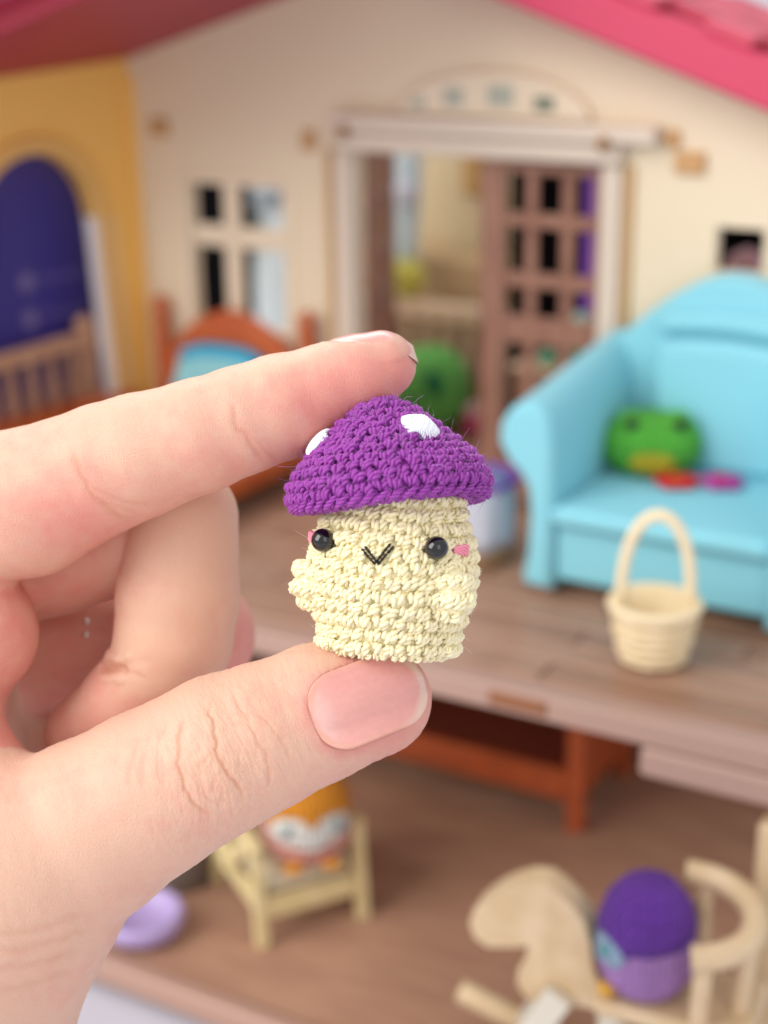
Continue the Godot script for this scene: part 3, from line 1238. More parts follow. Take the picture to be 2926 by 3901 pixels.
	egg(purple, [[0.8, 0.0], [8.0, 0.5], [10.2, 4.5], [10.6, 10.0], [10.2, 15.4], [8.6, 20.6], [5.4, 24.6], [0.8, 26.6]], "b888d0", "6a30a6", "a8c4e0", "3f8f92", "d9a640", knit)


func egg(parent: Node3D, prof: Array, low: String, high: String, face: String, eye: String, feet: String, knit: Texture2D) -> void:   # an egg-shaped toy that looks towards +z
	var tall: float = prof[-1][1]
	var rad := func(y: float) -> float:
		for k in prof.size() - 1:
			if y <= prof[k + 1][1]:
				return lerpf(prof[k][0], prof[k + 1][0], (y - prof[k][1]) / maxf(0.01, prof[k + 1][1] - prof[k][1]))
		return 0.5
	var g := G.new()
	g.lathe(prof, 40)
	part("body", g, yarn_mat(low, knit), parent)
	# hood: a shell over the upper half that dips to a peak between the eyes
	g = G.new()
	var rings := []
	for j in 12:
		var ring := []
		for k in 48:
			var a := TAU * k / 48.0
			var fr := absf(wrapf(a, -PI, PI))
			var edge := tall * (0.50 - 0.04 * cos(a))
			if fr < 1.15:
				edge = tall * (0.43 + 0.13 * sin(PI * clampf(fr / 1.0, 0.0, 1.0)))
				edge = lerpf(tall * 0.46, edge, smoothstep(1.15, 0.85, fr))
			var y := lerpf(edge, tall, sin(j / 11.0 * PI * 0.5))
			var r: float = rad.call(y) + (0.55 if j > 0 else 0.1)
			if j == 11:
				r = 0.4
			ring.append(Vector3(sin(a) * r, y + (0.5 if j == 11 else 0.0), cos(a) * r))
		rings.append(ring)
	g.rows(rings, true)
	part("hood", g, yarn_mat(high, knit), parent)
	g = G.new()
	rings = []
	for j in 7:
		var ring := []
		var y := tall * lerpf(0.26, 0.60, j / 6.0)
		var half := 1.02 * sqrt(maxf(0.02, 1.0 - pow(absf(j / 3.0 - 1.0), 2.4)))
		for k in 17:
			var a := lerpf(-half, half, k / 16.0)
			var r: float = rad.call(y) + 0.3
			ring.append(Vector3(sin(a) * r, y, cos(a) * r))
		for k in range(16, -1, -1):
			var a := lerpf(-half, half, k / 16.0)
			var r: float = rad.call(y) - 0.6
			ring.append(Vector3(sin(a) * r, y, cos(a) * r))
		rings.append(ring)
	g.rows(rings, true)
	part("face", g, yarn_mat(face, knit), parent)
	for a in [-0.56, 0.56]:
		g = G.new()
		var y := tall * 0.45
		var r: float = rad.call(y) + 0.3
		g.ball(Vector3(sin(a) * r, y, cos(a) * r), Vector3.ONE * 1.25, 14)
		part("eye", g, mat(eye, 0.2), parent)
		g = G.new()
		g.ball(Vector3(sin(a * 0.9) * 9.0, 1.4, cos(a * 0.9) * 9.6), Vector3(2.6, 1.3, 2.2), 12)
		part("foot", g, mat(feet, 0.7), parent)


# ---------------------------------------------------------------- the hand
# bones: finger number, then x, y, z, radius of each joint (mm, in the hand's frame)
const BONES := [
	[0, [-60.0, -0.8, -12.0, 10.43, -45.5, 1.2, -7.0, 9.46, -34.9, 5.6, -4.0, 8.04, -30.7, 7.0, -3.0, 7.71, -23.0, 9.5, -2.0, 7.04, -17.8, 11.4, -2.0, 6.69, -12.7, 13.1, -2.0, 6.52, -7.5, 15.2, -2.0, 5.59, -3.1, 16.8, -2.0, 5.19, -0.2, 18.3, -2.0, 4.21]],
	[1, [-60.9, -8.6, -24.0, 9.63, -45.5, -5.1, -24.0, 9.11, -33.7, -1.5, -22.0, 8.90, -27.7, -2.8, -21.0, 7.72]],
	[6, [-26.7, -0.9, -16.0, 7.29, -27.5, -11.4, -16.0, 8.16, -28.2, -17.2, -16.0, 7.85, -29.5, -20.6, -16.0, 6.92]],
	[6, [-29.5, -20.6, -16.0, 6.92, -34.3, -25.8, -18.0, 6.55, -40.5, -30.6, -21.0, 5.82]],
	[2, [-65.4, -20.3, -40.0, 9.65, -43.0, -20.1, -38.0, 9.43, -27.7, -17.9, -36.0, 8.67]],
	[2, [-27.7, -17.9, -36.0, 8.67, -29.1, -26.7, -36.0, 8.13, -42.0, -36.8, -40.0, 7.24]],
	[3, [-65.9, -35.8, -52.0, 8.69, -45.6, -32.9, -52.0, 8.33, -32.3, -29.8, -50.0, 7.55, -35.9, -39.1, -50.0, 6.83]],
	[4, [-69.9, -9.5, -30.0, 16.49, -71.1, -53.3, -34.0, 19.47]],
	[4, [-53.9, -16.0, -12.0, 8.37, -66.7, -24.8, -20.0, 13.86]],
	[4, [-73.4, -32.4, -48.0, 12.12, -49.2, -30.0, -52.0, 11.59]],
	[4, [-54.1, -33.2, -8.0, 7.61, -63.0, -44.7, -10.0, 15.61]],
	[5, [-54.8, -51.6, -2.0, 19.03, -45.1, -44.5, 0.0, 14.27, -36.3, -39.1, 1.0, 11.19, -28.8, -34.4, 2.0, 10.17, -19.6, -29.2, 3.0, 9.44, -15.1, -27.4, 3.0, 8.88, -7.9, -24.4, 2.0, 8.36, -3.4, -23.3, 1.0, 7.55, -0.8, -23.2, 0.0, 6.68]],
	[4, [-54.8, -51.6, -2.0, 19.03, -60.6, -67.3, -6.0, 18.54, -64.2, -83.7, -10.0, 19.81]]
]
# skin folds: finger number, depth, half-width, then x, y of points along the fold
const FOLDS := [
	[5, 0.34, 0.26, [-23.1, -23.6, -23.5, -25.0, -23.6, -27.2, -23.7, -29.0, -23.1, -30.4, -22.9, -31.9, -22.1, -33.3, -21.3, -34.4, -19.6, -35.4]],
	[5, 0.36, 0.26, [-20.2, -22.1, -20.4, -23.7, -19.6, -24.8, -19.3, -26.2, -19.4, -27.5, -18.8, -28.7, -18.0, -29.8, -17.4, -30.9, -16.9, -32.2, -15.9, -33.7]],
	[5, 0.15, 0.20, [-19.4, -27.5, -20.4, -28.4, -21.1, -29.4, -21.4, -30.3, -20.9, -31.2, -20.6, -32.5, -19.6, -33.7, -18.1, -34.4]],
	[5, 0.10, 0.20, [-18.0, -29.8, -19.2, -30.3, -19.8, -31.1, -19.6, -32.0, -18.8, -32.6, -17.8, -32.5]],
	[5, 0.20, 0.22, [-17.8, -20.8, -17.1, -22.5, -16.0, -23.9, -15.3, -25.1, -14.6, -26.5, -13.7, -27.8, -13.3, -29.5, -13.4, -31.2, -14.2, -32.5]],
	[5, 0.13, 0.22, [-14.6, -23.1, -13.4, -24.7, -12.1, -26.2, -11.3, -27.5, -10.9, -29.0]],
	[5, 0.12, 0.25, [-25.4, -24.3, -25.9, -26.2, -26.2, -28.4, -25.9, -30.6, -25.1, -32.5]],
	[5, 0.10, 0.25, [-28.4, -26.2, -29.0, -27.8, -29.5, -30.0, -29.7, -31.9]],
	[5, 0.10, 0.25, [-27.1, -25.6, -27.8, -27.5, -28.1, -29.4, -28.1, -31.2, -27.6, -33.1]],
	[-1, 0.16, 0.50, [-44.6, -47.6, -41.5, -48.1, -37.8, -47.6, -34.3, -46.6]],
	[-1, 0.16, 0.50, [-44.6, -49.7, -41.2, -50.0, -37.5, -49.6, -34.5, -48.9]],
	[-1, 0.16, 0.50, [-44.6, -52.0, -41.8, -52.2, -38.4, -51.9, -35.3, -51.2]],
	[-1, 0.14, 0.50, [-44.6, -54.7, -41.8, -54.7, -39.0, -54.4, -36.5, -53.9]],
	[0, 0.24, 0.30, [-18.4, 13.3, -18.2, 12.1, -17.8, 10.8, -17.1, 9.5, -16.3, 8.2, -15.4, 6.9, -13.9, 5.6]],
	[0, 0.14, 0.26, [-17.1, 9.8, -15.8, 8.9, -14.4, 7.6, -12.8, 6.3]],
	[0, 0.26, 0.34, [-37.7, 7.9, -37.3, 6.1, -36.5, 4.3, -35.5, 2.4, -34.2, 0.8, -32.6, -0.4, -30.8, -1.4]],
	[0, 0.16, 0.30, [-36.6, 4.3, -35.2, 3.0, -33.2, 1.9, -30.8, 1.1, -27.9, 0.4]],
	[0, 0.12, 0.25, [-34.2, 0.8, -32.4, 0.6, -30.1, -0.1]],
	[6, 1.50, 0.55, [-37.9, -20.4, -36.6, -20.4, -35.4, -20.3, -33.9, -20.4, -32.9, -20.7]],
	[6, 0.22, 0.30, [-33.9, -20.2, -32.7, -20.6, -31.5, -21.1, -30.4, -21.7]],
	[6, 0.10, 0.30, [-34.1, -19.4, -32.7, -19.4, -31.0, -19.2, -29.4, -19.0]]
]
const NAIL_AT := Vector3(-8.5, -24.8, 8.0)       # middle of the thumbnail's root
const NAIL_LONG := 14.4
const NAIL_HALF := 4.7

var b_a := PackedVector3Array()
var b_d := PackedVector3Array()
var b_il := PackedFloat32Array()
var b_r := PackedFloat32Array()
var b_rd := PackedFloat32Array()
var b_g := PackedInt32Array()
var b_dist := PackedFloat32Array()
var near_group := 0
var nail_x := Vector3()
var nail_y := Vector3()
var nail_z := Vector3()
var tip_x := Vector3()
var tip_y := Vector3()
var tip_z := Vector3()
const TIP_AT := Vector3(-7.0, 20.3, -1.6)


func smin(a: float, b: float, k: float) -> float:
	var h := maxf(k - absf(a - b), 0.0) / k
	return minf(a, b) - h * h * k * 0.25


func hand_field(p: Vector3) -> float:
	b_dist.fill(1e3)
	for i in b_a.size():
		var pa := p - b_a[i]
		var h := clampf(pa.dot(b_d[i]) * b_il[i], 0.0, 1.0)
		var d := (pa - b_d[i] * h).length() - b_r[i] - b_rd[i] * h
		var g := b_g[i]
		var o := b_dist[g]
		var k := 0.8 if g != 4 else 6.0
		var e := maxf(k - absf(o - d), 0.0) / k
		b_dist[g] = minf(o, d) - e * e * k * 0.25
	var palm := b_dist[4]
	var out := palm
	near_group = 4
	for g in [0, 1, 2, 3, 5, 6]:
		var d := b_dist[g]
		if d < out:
			near_group = g
		d = smin(d, palm, 5.0 if g == 5 else 3.0)
		out = smin(out, d, 0.35)
	return out


func hand_slope(p: Vector3) -> Vector3:
	const E := 0.12
	return Vector3(hand_field(p + Vector3(E, -E, -E)), 0, 0).x * Vector3(1, -1, -1) + hand_field(p + Vector3(-E, -E, E)) * Vector3(-1, -1, 1) + hand_field(p + Vector3(-E, E, -E)) * Vector3(-1, 1, -1) + hand_field(p + Vector3(E, E, E)) * Vector3(1, 1, 1)


func nail_edge(s: float, t: float, long: float, half: float) -> float:   # signed distance to the nail's outline; s along, t across
	var x := s - long * 0.5
	var r := 3.9 if x < 0.0 else half * 0.86
	var qx := absf(x) - long * 0.5 + r
	var qy := absf(t) - half + r
	return minf(maxf(qx, qy), 0.0) + Vector2(maxf(qx, 0.0), maxf(qy, 0.0)).length() - r


func nail_lift(e: float) -> float:   # how far the skin is moved at a distance e from the nail's outline
	if e < 0.0:
		return -0.14 * smoothstep(0.0, -0.4, e)
	return 0.13 * exp(-pow((e - 0.3) / 0.6, 2.0))


func fold_tables() -> Array:
	var out := []
	for f in FOLDS:
		var pts := []
		var lo := Vector2(1e3, 1e3)
		var hi := -lo
		for k in range(0, f[3].size(), 2):
			var q := Vector2(f[3][k], f[3][k + 1])
			pts.append(q)
			lo = lo.min(q)
			hi = hi.max(q)
		out.append([f[0], f[1], f[2], pts, lo - Vector2(1.6, 1.6), hi + Vector2(1.6, 1.6)])
	return out


func make_hand() -> void:
	for b in BONES:
		var q: Array = b[1]
		for k in range(0, q.size() - 4, 4):
			var a := Vector3(q[k], q[k + 1], q[k + 2])
			var d := Vector3(q[k + 4], q[k + 5], q[k + 6]) - a
			b_a.append(a)
			b_d.append(d)
			b_il.append(1.0 / d.length_squared())
			b_r.append(q[k + 3])
			b_rd.append(q[k + 7] - q[k + 3])
			b_g.append(b[0])
	b_dist.resize(7)
	nail_x = Vector3(0.93, 0.36, -0.09).normalized()
	nail_z = (Vector3(-0.06, 0.10, 0.98) - nail_x * Vector3(-0.06, 0.10, 0.98).dot(nail_x)).normalized()
	nail_y = nail_z.cross(nail_x)
	tip_x = Vector3(0.95, 0.31, 0.0).normalized()
	var up := Vector3(-0.33, 0.93, 0.10)
	tip_z = (up - tip_x * up.dot(tip_x)).normalized()
	tip_y = tip_z.cross(tip_x)

	# sample the field on a grid of 1 mm, only in the 4 mm blocks that the surface can cross
	var lo := Vector3(-66, -80, -64)
	var nx := 76
	var ny := 108
	var nz := 84
	var sx := nx + 1
	var sxy := sx * (ny + 1)
	var f := PackedFloat32Array()
	f.resize(sxy * (nz + 1))
	f.fill(99.0)
	var cell_vertex := {}
	var verts := PackedVector3Array()
	var cells := PackedInt32Array()
	for bz in range(0, nz, 4):
		for by in range(0, ny, 4):
			for bx in range(0, nx, 4):
				if absf(hand_field(lo + Vector3(bx + 2, by + 2, bz + 2))) > 4.6:
					continue
				for z in range(bz, bz + 5):
					for y in range(by, by + 5):
						for x in range(bx, bx + 5):
							var at := x + y * sx + z * sxy
							if f[at] == 99.0:
								f[at] = hand_field(lo + Vector3(x, y, z))
				for z in range(bz, bz + 4):
					for y in range(by, by + 4):
						for x in range(bx, bx + 4):
							cells.append(x + y * sx + z * sxy)
	var corner := [0, 1, sx, sx + 1, sxy, sxy + 1, sxy + sx, sxy + sx + 1]
	var shift := [Vector3(0, 0, 0), Vector3(1, 0, 0), Vector3(0, 1, 0), Vector3(1, 1, 0), Vector3(0, 0, 1), Vector3(1, 0, 1), Vector3(0, 1, 1), Vector3(1, 1, 1)]
	var edges := [[0, 1], [2, 3], [4, 5], [6, 7], [0, 2], [1, 3], [4, 6], [5, 7], [0, 4], [1, 5], [2, 6], [3, 7]]
	for at in cells:
		var inside := 0
		for k in 8:
			if f[at + corner[k]] < 0.0:
				inside += 1
		if inside == 0 or inside == 8:
			continue
		var sum := Vector3()
		var n := 0
		for e in edges:
			var a := f[at + corner[e[0]]]
			var b := f[at + corner[e[1]]]
			if (a < 0.0) != (b < 0.0):
				sum += (shift[e[0]] as Vector3).lerp(shift[e[1]], a / (a - b))
				n += 1
		var z := at / sxy
		var y := (at - z * sxy) / sx
		var x := at - z * sxy - y * sx
		cell_vertex[at] = verts.size()
		verts.append(lo + Vector3(x, y, z) + sum / n)
	var norms := PackedVector3Array()
	norms.resize(verts.size())
	for k in verts.size():
		for it in 2:
			var n := hand_slope(verts[k]).normalized()
			verts[k] -= n * hand_field(verts[k])
			norms[k] = n
	var tris := PackedInt32Array()
	var step := [1, sx, sxy]
	for at in cells:
		for ax in 3:
			var a := f[at]
			var b := f[at + step[ax]]
			if (a < 0.0) == (b < 0.0) or b == 99.0:
				continue
			var u: int = step[(ax + 1) % 3]
			var w: int = step[(ax + 2) % 3]
			if not (cell_vertex.has(at) and cell_vertex.has(at - u) and cell_vertex.has(at - w) and cell_vertex.has(at - u - w)):
				continue
			var q := [cell_vertex[at], cell_vertex[at - u], cell_vertex[at - u - w], cell_vertex[at - w]]
			if a < 0.0:
				q.reverse()
			for e in [0, 1, 2, 0, 2, 3]:
				tris.append(q[e])

	# split edges where finer skin is needed
	for pass_ in 4:
		var mids := {}
		var out := PackedInt32Array()
		for t in range(0, tris.size(), 3):
			var m := [-1, -1, -1]
			for e in 3:
				var a := tris[t + e]
				var b := tris[t + (e + 1) % 3]
				var key := a * 1000000 + b if a < b else b * 1000000 + a
				if mids.has(key):
					m[e] = mids[key]
					continue
				var p := (verts[a] + verts[b]) * 0.5
				var want := 3.0
				if norms[a].z + norms[b].z > -0.3 and p.x > -50.0 and p.y > -66.0:
					want = 0.6
					if p.x > -27.0 and p.x < 8.0 and p.y < -13.0 and p.y > -40.0 and p.z > -6.0:
						want = 0.24
					elif absf(p.x + 22.0) < 27.0 and p.y > -4.0 and p.z > -6.0:
						want = 0.42
				if verts[a].distance_squared_to(verts[b]) > want * want:
					var n := (norms[a] + norms[b]).normalized()
					p -= n * hand_field(p)
					m[e] = verts.size()
					verts.append(p)
					norms.append(n)
				mids[key] = m[e]
			var v := [tris[t], tris[t + 1], tris[t + 2]]
			var count := 0
			for e in 3:
				count += 1 if m[e] >= 0 else 0
			if count == 0:
				out.append_array(PackedInt32Array(v))
			elif count == 3:
				out.append_array(PackedInt32Array([v[0], m[0], m[2], m[0], v[1], m[1], m[2], m[1], v[2], m[0], m[1], m[2]]))
			elif count == 1:
				for e in 3:
					if m[e] >= 0:
						out.append_array(PackedInt32Array([v[e], m[e], v[(e + 2) % 3], m[e], v[(e + 1) % 3], v[(e + 2) % 3]]))
			else:
				for e in 3:
					if m[e] < 0:   # the other two edges meet at the vertex opposite
						var a: int = v[e]
						var b: int = v[(e + 1) % 3]
						var cc: int = v[(e + 2) % 3]
						var mb: int = m[(e + 1) % 3]
						var ma: int = m[(e + 2) % 3]
						out.append_array(PackedInt32Array([a, b, mb, a, mb, ma, ma, mb, cc]))
		tris = out

	# folds, nail beds and the tone of the skin
	var folds := fold_tables()
	var g := G.new()
	g.tinted = true
	var pale := Color(0.755, 0.478, 0.352)
	var rosy := Color(0.74, 0.30, 0.25)
	var fold_tone := Color(0.56, 0.26, 0.15)
	for k in verts.size():
		var p := verts[k]
		var n := norms[k]
		var lift := 0.0
		var red := 0.0
		var dark := 0.0
		if n.z > -0.2 and p.x > -52.0 and p.y > -68.0:
			hand_field(p)
			var grp := near_group
			var wob := Vector2(noise.get_noise_3d(p.x * 9.0, p.y * 9.0, 3.0), noise.get_noise_3d(p.x * 9.0, p.y * 9.0, 40.0)) * 0.4
			var q := Vector2(p.x, p.y) + wob
			for fo in folds:
				if fo[0] >= 0 and fo[0] != grp:
					continue
				if q.x < fo[4].x or q.y < fo[4].y or q.x > fo[5].x or q.y > fo[5].y:
					continue
				var best := 9.0
				var pts: Array = fo[3]
				var along := 0.0
				for i in pts.size() - 1:
					var c := Geometry2D.get_closest_point_to_segment(q, pts[i], pts[i + 1])
					var dd := q.distance_to(c)
					if dd < best:
						best = dd
						along = (i + c.distance_to(pts[i]) / maxf(0.01, pts[i].distance_to(pts[i + 1]))) / (pts.size() - 1)
				var fade := smoothstep(0.0, 0.16, along) * smoothstep(1.0, 0.84, along)
				var e := exp(-pow(best / fo[2], 2.0)) * fade
				lift -= fo[1] * e * ((0.4 if fo[1] < 1.0 else 0.55) if fo[0] >= 0 else 0.2)
				lift += fo[1] * 0.16 * exp(-pow((best - fo[2] * 3.2) / (fo[2] * 2.2), 2.0)) * fade
				dark = maxf(dark, e * minf(1.0, fo[1] * 2.6))
			if grp == 1:
				red = 0.45
			if grp == 5:
				var o := p - NAIL_AT
				if o.dot(nail_z) > -7.0 and p.x > -14.0:
					var e := nail_edge(o.dot(nail_x), o.dot(nail_y), NAIL_LONG, NAIL_HALF)
					var tip := smoothstep(9.0, 12.5, o.dot(nail_x))
					lift += nail_lift(e) * (1.0 - 0.75 * tip)
					red = maxf(red, 0.75 * exp(-pow(maxf(0.0, e) / 1.4, 2.0)))
				red = maxf(red, 0.75 * smoothstep(-14.0, 3.0, p.x + 0.4 * (p.y + 22.0)))
				var kn := Vector2(p.x + 19.0, p.y + 29.5)
				var at_knuckle := exp(-(kn.x * kn.x / 34.0 + kn.y * kn.y / 70.0))
				lift += 0.35 * at_knuckle
				var bent := Vector2(kn.x * 0.93 + kn.y * 0.36 + 0.035 * kn.y * kn.y, kn.y * 0.93 - kn.x * 0.36)
				for o3 in [[15.0, 3.6, 0.06, 7.0], [30.0, 8.0, 0.035, 31.0]]:
					var ridge := 1.0 - absf(noise.get_noise_3d(bent.x * o3[0], bent.y * o3[1], o3[3])) * 5.0
					lift -= o3[2] * clampf(ridge, 0.0, 1.0) * (at_knuckle + 0.25)
					dark = maxf(dark, 0.3 * clampf(ridge, 0.0, 1.0) * at_knuckle)
			elif grp == 0:
				var o := p - TIP_AT
				if o.dot(tip_z) > -4.0:
					lift += 0.12 * exp(-pow((nail_edge(o.dot(tip_x), o.dot(tip_y), 10.2, 3.4) - 0.3) / 0.5, 2.0))
				red = maxf(red, 0.95 * smoothstep(-24.0, -4.0, p.x) * smoothstep(24.0, 16.0, p.y - 0.25 * p.x))
				red = maxf(red, 0.8 * exp(-pow((p.x + 38.0) / 11.0, 2.0) - pow((p.y + 1.0) / 6.5, 2.0)))
				red = maxf(red, 0.3 * smoothstep(14.0, 6.0, p.y - 0.36 * (p.x + 20.0)))
			elif grp == 1 or grp == 6:
				red = maxf(red, 0.7 * smoothstep(-22.0, -27.0, p.y))
				red = maxf(red, 0.6 * smoothstep(-33.0, -38.0, p.x))
			elif grp == 4 and p.y > -30.0:
				red = 0.8
			elif grp == 2:
				red = 0.8
			var fx := p.x * 0.93 + p.y * 0.36
			var fy := p.y * 0.93 - p.x * 0.36
			lift += (0.05 if grp == 5 else 0.025) * noise.get_noise_3d(fx * 22.0, fy * 5.0, p.z * 5.0)
			lift += 0.05 * noise.get_noise_3d(p.x * 3.0, p.y * 3.0, p.z * 3.0)
			red += 0.34 * noise.get_noise_3d(p.x * 1.6, p.y * 1.6, p.z * 1.6 + 90.0)
			red += 0.24 * noise.get_noise_3d(p.x * 7.0, p.y * 7.0, p.z * 7.0)
		g.col = pale.lerp(rosy, clampf(red, 0.0, 1.0)).lerp(fold_tone, clampf(dark, 0.0, 1.0) * 0.6)
		g.add(p + n * lift)
	g.ix = tris
	g.outward(0)
	var skin := StandardMaterial3D.new()
	skin.vertex_color_use_as_albedo = true
	skin.roughness = 0.5
	skin.metallic_specular = 0.45
	skin.subsurf_scatter_enabled = true
	skin.subsurf_scatter_strength = 0.2
	relief(skin, noise_tex(0.09, 5, ["000000", "ffffff"], 1024, FastNoiseLite.TYPE_CELLULAR), 55.0, 0.006)
	var hand := part("hand", g, skin, self)
	hand.transform = Transform3D(HAND_TURN, HAND_AT)
	tag(hand, "pale hand with bare skin pinching the purple mushroom between thumb and forefinger", "hand")
	fingernail(hand, NAIL_AT, nail_x, nail_y, nail_z, NAIL_LONG, NAIL_HALF, 0.0, 1.0)
	fingernail(hand, TIP_AT, tip_x, tip_y, tip_z, 10.2, 3.4, 0.06, 0.8)

	# a thin ring that ends in two silver balls, on the finger deep in the palm
	var w := G.new()
	var ring := thing("finger_ring", "thin open ring ending in two tiny silver balls, between the curled fingers", "ring")
	ring.transform = Transform3D(HAND_TURN, HAND_AT)
	var pts := []
	for k in 41:
		var a := lerpf(0.1, TAU - 0.1, k / 40.0)
		pts.append(Vector3(-42.2, -20.0, -38.0) + Vector3(0.0, sin(a + 0.37) * 9.48, cos(a + 0.37) * 9.48))
	w.tube(pts, [0.14], 8)
	var silver := mat("d8d4d0", 0.2)
	silver.metallic = 1.0
	part("band", w, silver, ring)
	for k in [0, 40]:
		var bl := G.new()
		bl.ball(pts[k], Vector3.ONE * 0.55, 16)
		part("ball", bl, silver, ring)


func fingernail(hand: Node3D, at: Vector3, ax: Vector3, ay: Vector3, az: Vector3, long: float, half: float, lift: float, gloss: float) -> void:
	var g := G.new()
	g.tinted = true
	var rows_ := []
	var cols := []
	const NS := 44
	const NT := 32
	var under := []
	for i in NS + 1:
		var s := long * (float(i) / NS)
		var lo := 0.0
		var hi := half
		for it in 18:   # half-width of the outline here
			var m := (lo + hi) * 0.5
			if nail_edge(s, m, long, half) < 0.0:
				lo = m
			else:
				hi = m
		var row := []
		for j in NT + 1:
			var t := lo * (2.0 * j / NT - 1.0)
			var p := at + ax * s + ay * t + az * 9.0
			for it in 24:
				p -= az * clampf(hand_field(p) * 0.9, -2.0, 4.0)
				if (p - at).dot(az) < -9.0:
					break
			var past := smoothstep(long * 0.72, long, s)
			var drop := -0.2 + 0.18 * past
			# past the fingertip the plate runs on straight
			var dive := 0.16 * smoothstep(-0.8, 0.0, nail_edge(s, t, long, half)) * (1.0 - smoothstep(0.6, 0.8, s / long))
			row.append(p + az * (lift - drop - 0.12 - dive))
		rows_.append(row)
	for i in range(1, NS + 1):   # the plate must not dive after the fingertip: keep it nearly straight along its length
		for j in NT + 1:
			var dp: float = (rows_[i][j] - rows_[i - 1][j]).dot(az)
			var most := (0.06 if long > 12.0 else 0.09) + (0.16 if long > 12.0 else 0.34) * pow(float(i) / NS, 2.0)
			if dp < -most * long / 13.0:
				rows_[i][j] += az * (-most * long / 13.0 - dp)
	for it in 5:   # and smooth
		for i in range(1, NS):
			for j in range(1, NT):
				var mean: Vector3 = (rows_[i - 1][j] + rows_[i + 1][j] + rows_[i][j - 1] + rows_[i][j + 1]) * 0.25
				rows_[i][j] += az * (mean - rows_[i][j]).dot(az) * 0.8
	for i in NS + 1:
		for j in NT + 1:
			var s := float(i) / NS
			var t := absf(2.0 * j / NT - 1.0)
			var e := -nail_edge(s * long, t * half, long, half)
			var c := Color(0.74, 0.34, 0.305)
			c = c.lerp(Color(0.76, 0.48, 0.43), smoothstep(0.26, 0.06, s + 0.05 * t * t) * 0.75)
			var edge := 0.0
			if s > 0.55:
				edge = smoothstep(1.15, 0.45, e + 0.15 * noise.get_noise_2d(j * 8.0, i * 8.0)) * smoothstep(0.62, 0.9, s)
			c = c.lerp(Color(0.74, 0.36, 0.28), smoothstep(0.9, 0.0, e) * (1.0 - smoothstep(0.6, 0.9, s)))
			c = c.lerp(Color(0.72, 0.55, 0.45), edge * 0.75)
			var streak := 1.0 + 0.025 * noise.get_noise_2d(j * 26.0, i * 1.2) + 0.05 * noise.get_noise_2d(j * 5.0, i * 5.0 + 70.0)
			g.col = Color(c.r * streak, c.g * streak, c.b * streak)
			g.add(rows_[i][j])
	for i in NS + 1:
		for j in NT + 1:
			g.col = Color(0.72, 0.55, 0.45)
			g.add(rows_[i][j] - az * 0.2)
	var w := NT + 1
	var half_n := (NS + 1) * w
	for i in NS:
		for j in NT:
			var a := i * w + j
			g.ix.append_array(PackedInt32Array([a, a + w, a + 1, a + 1, a + w, a + w + 1]))
			var b := a + half_n
			g.ix.append_array(PackedInt32Array([b, b + 1, b + w, b + 1, b + w + 1, b + w]))
	for j in NT:
		var a := NS * w + j
		g.ix.append_array(PackedInt32Array([a, a + half_n, a + 1, a + 1, a + half_n, a + half_n + 1]))
		a = j
		g.ix.append_array(PackedInt32Array([a, a + 1, a + half_n, a + 1, a + half_n + 1, a + half_n]))
	for i in NS:
		var a := i * w
		g.ix.append_array(PackedInt32Array([a, a + half_n, a + w, a + w, a + half_n, a + half_n + w]))
		a += NT
		g.ix.append_array(PackedInt32Array([a, a + w, a + half_n, a + w, a + half_n + w, a + half_n]))
	g.outward(0)
	var m := StandardMaterial3D.new()
	m.vertex_color_use_as_albedo = true
	m.roughness = 0.28
	m.metallic_specular = 0.5
	m.clearcoat_enabled = true
	m.clearcoat = 0.35 * gloss
	m.clearcoat_roughness = 0.3
	part("fingernail", g, m, hand)


# ---------------------------------------------------------------- the crocheted mushroom
const BODY := [[0.0, 7.0], [0.8, 7.8], [2.4, 8.0], [4.2, 8.6], [7.0, 9.5], [10.0, 9.75], [13.0, 9.35], [15.2, 8.6], [17.0, 8.0], [18.6, 7.7], [20.4, 7.4]]   # height, radius
const CAP := [[0.2, 0.4], [0.0, 1.2], [0.5, 2.5], [1.5, 4.0], [2.7, 5.5], [4.0, 6.9], [5.3, 8.3], [6.6, 9.7], [7.8, 10.8], [9.0, 11.6], [10.2, 12.1], [11.2, 12.0], [12.0, 11.3], [12.4, 10.3], [12.2, 9.0], [11.8, 7.9]]   # depth under the top, radius


func profile(tab: Array, t: float) -> Vector2:   # t along the outline, in table steps
	var k := clampi(int(t), 0, tab.size() - 2)
	var a := Vector2(tab[k][0], tab[k][1])
	var b := Vector2(tab[k + 1][0], tab[k + 1][1])
	return a.lerp(b, clampf(t - k, 0.0, 1.0))


func body_radius(y: float) -> float:
	for k in BODY.size() - 1:
		if y <= BODY[k + 1][0]:
			return lerpf(BODY[k][1], BODY[k + 1][1], clampf((y - BODY[k][0]) / (BODY[k + 1][0] - BODY[k][0]), 0.0, 1.0))
	return BODY[-1][1]


func body_point(a: float, y: float) -> Vector3:   # angle a from the front, clockwise seen from above is negative
	var r := body_radius(y) + 0.22 * noise.get_noise_2d(cos(a) * 40.0, y * 9.0 + sin(a) * 40.0)
	return Vector3(sin(a) * r, y, cos(a) * r * 0.96)


func on_body(x: float, y: float) -> Vector3:
	return body_point(asin(clampf(x / body_radius(y), -0.98, 0.98)), y)


func cap_point(a: float, t: float) -> Vector3:
	var q := profile(CAP, t)
	var lump := 1.0 + 0.018 * noise.get_noise_2d(cos(a) * 60.0 + t * 8.0, sin(a) * 60.0)
	var w := 0.35 * sin(a * 2.0 + 0.7) * smoothstep(8.0, 12.0, q.x)   # the brim is not quite level
	return Vector3(sin(a) * q.y * lump, -q.x + w, cos(a) * q.y * lump)


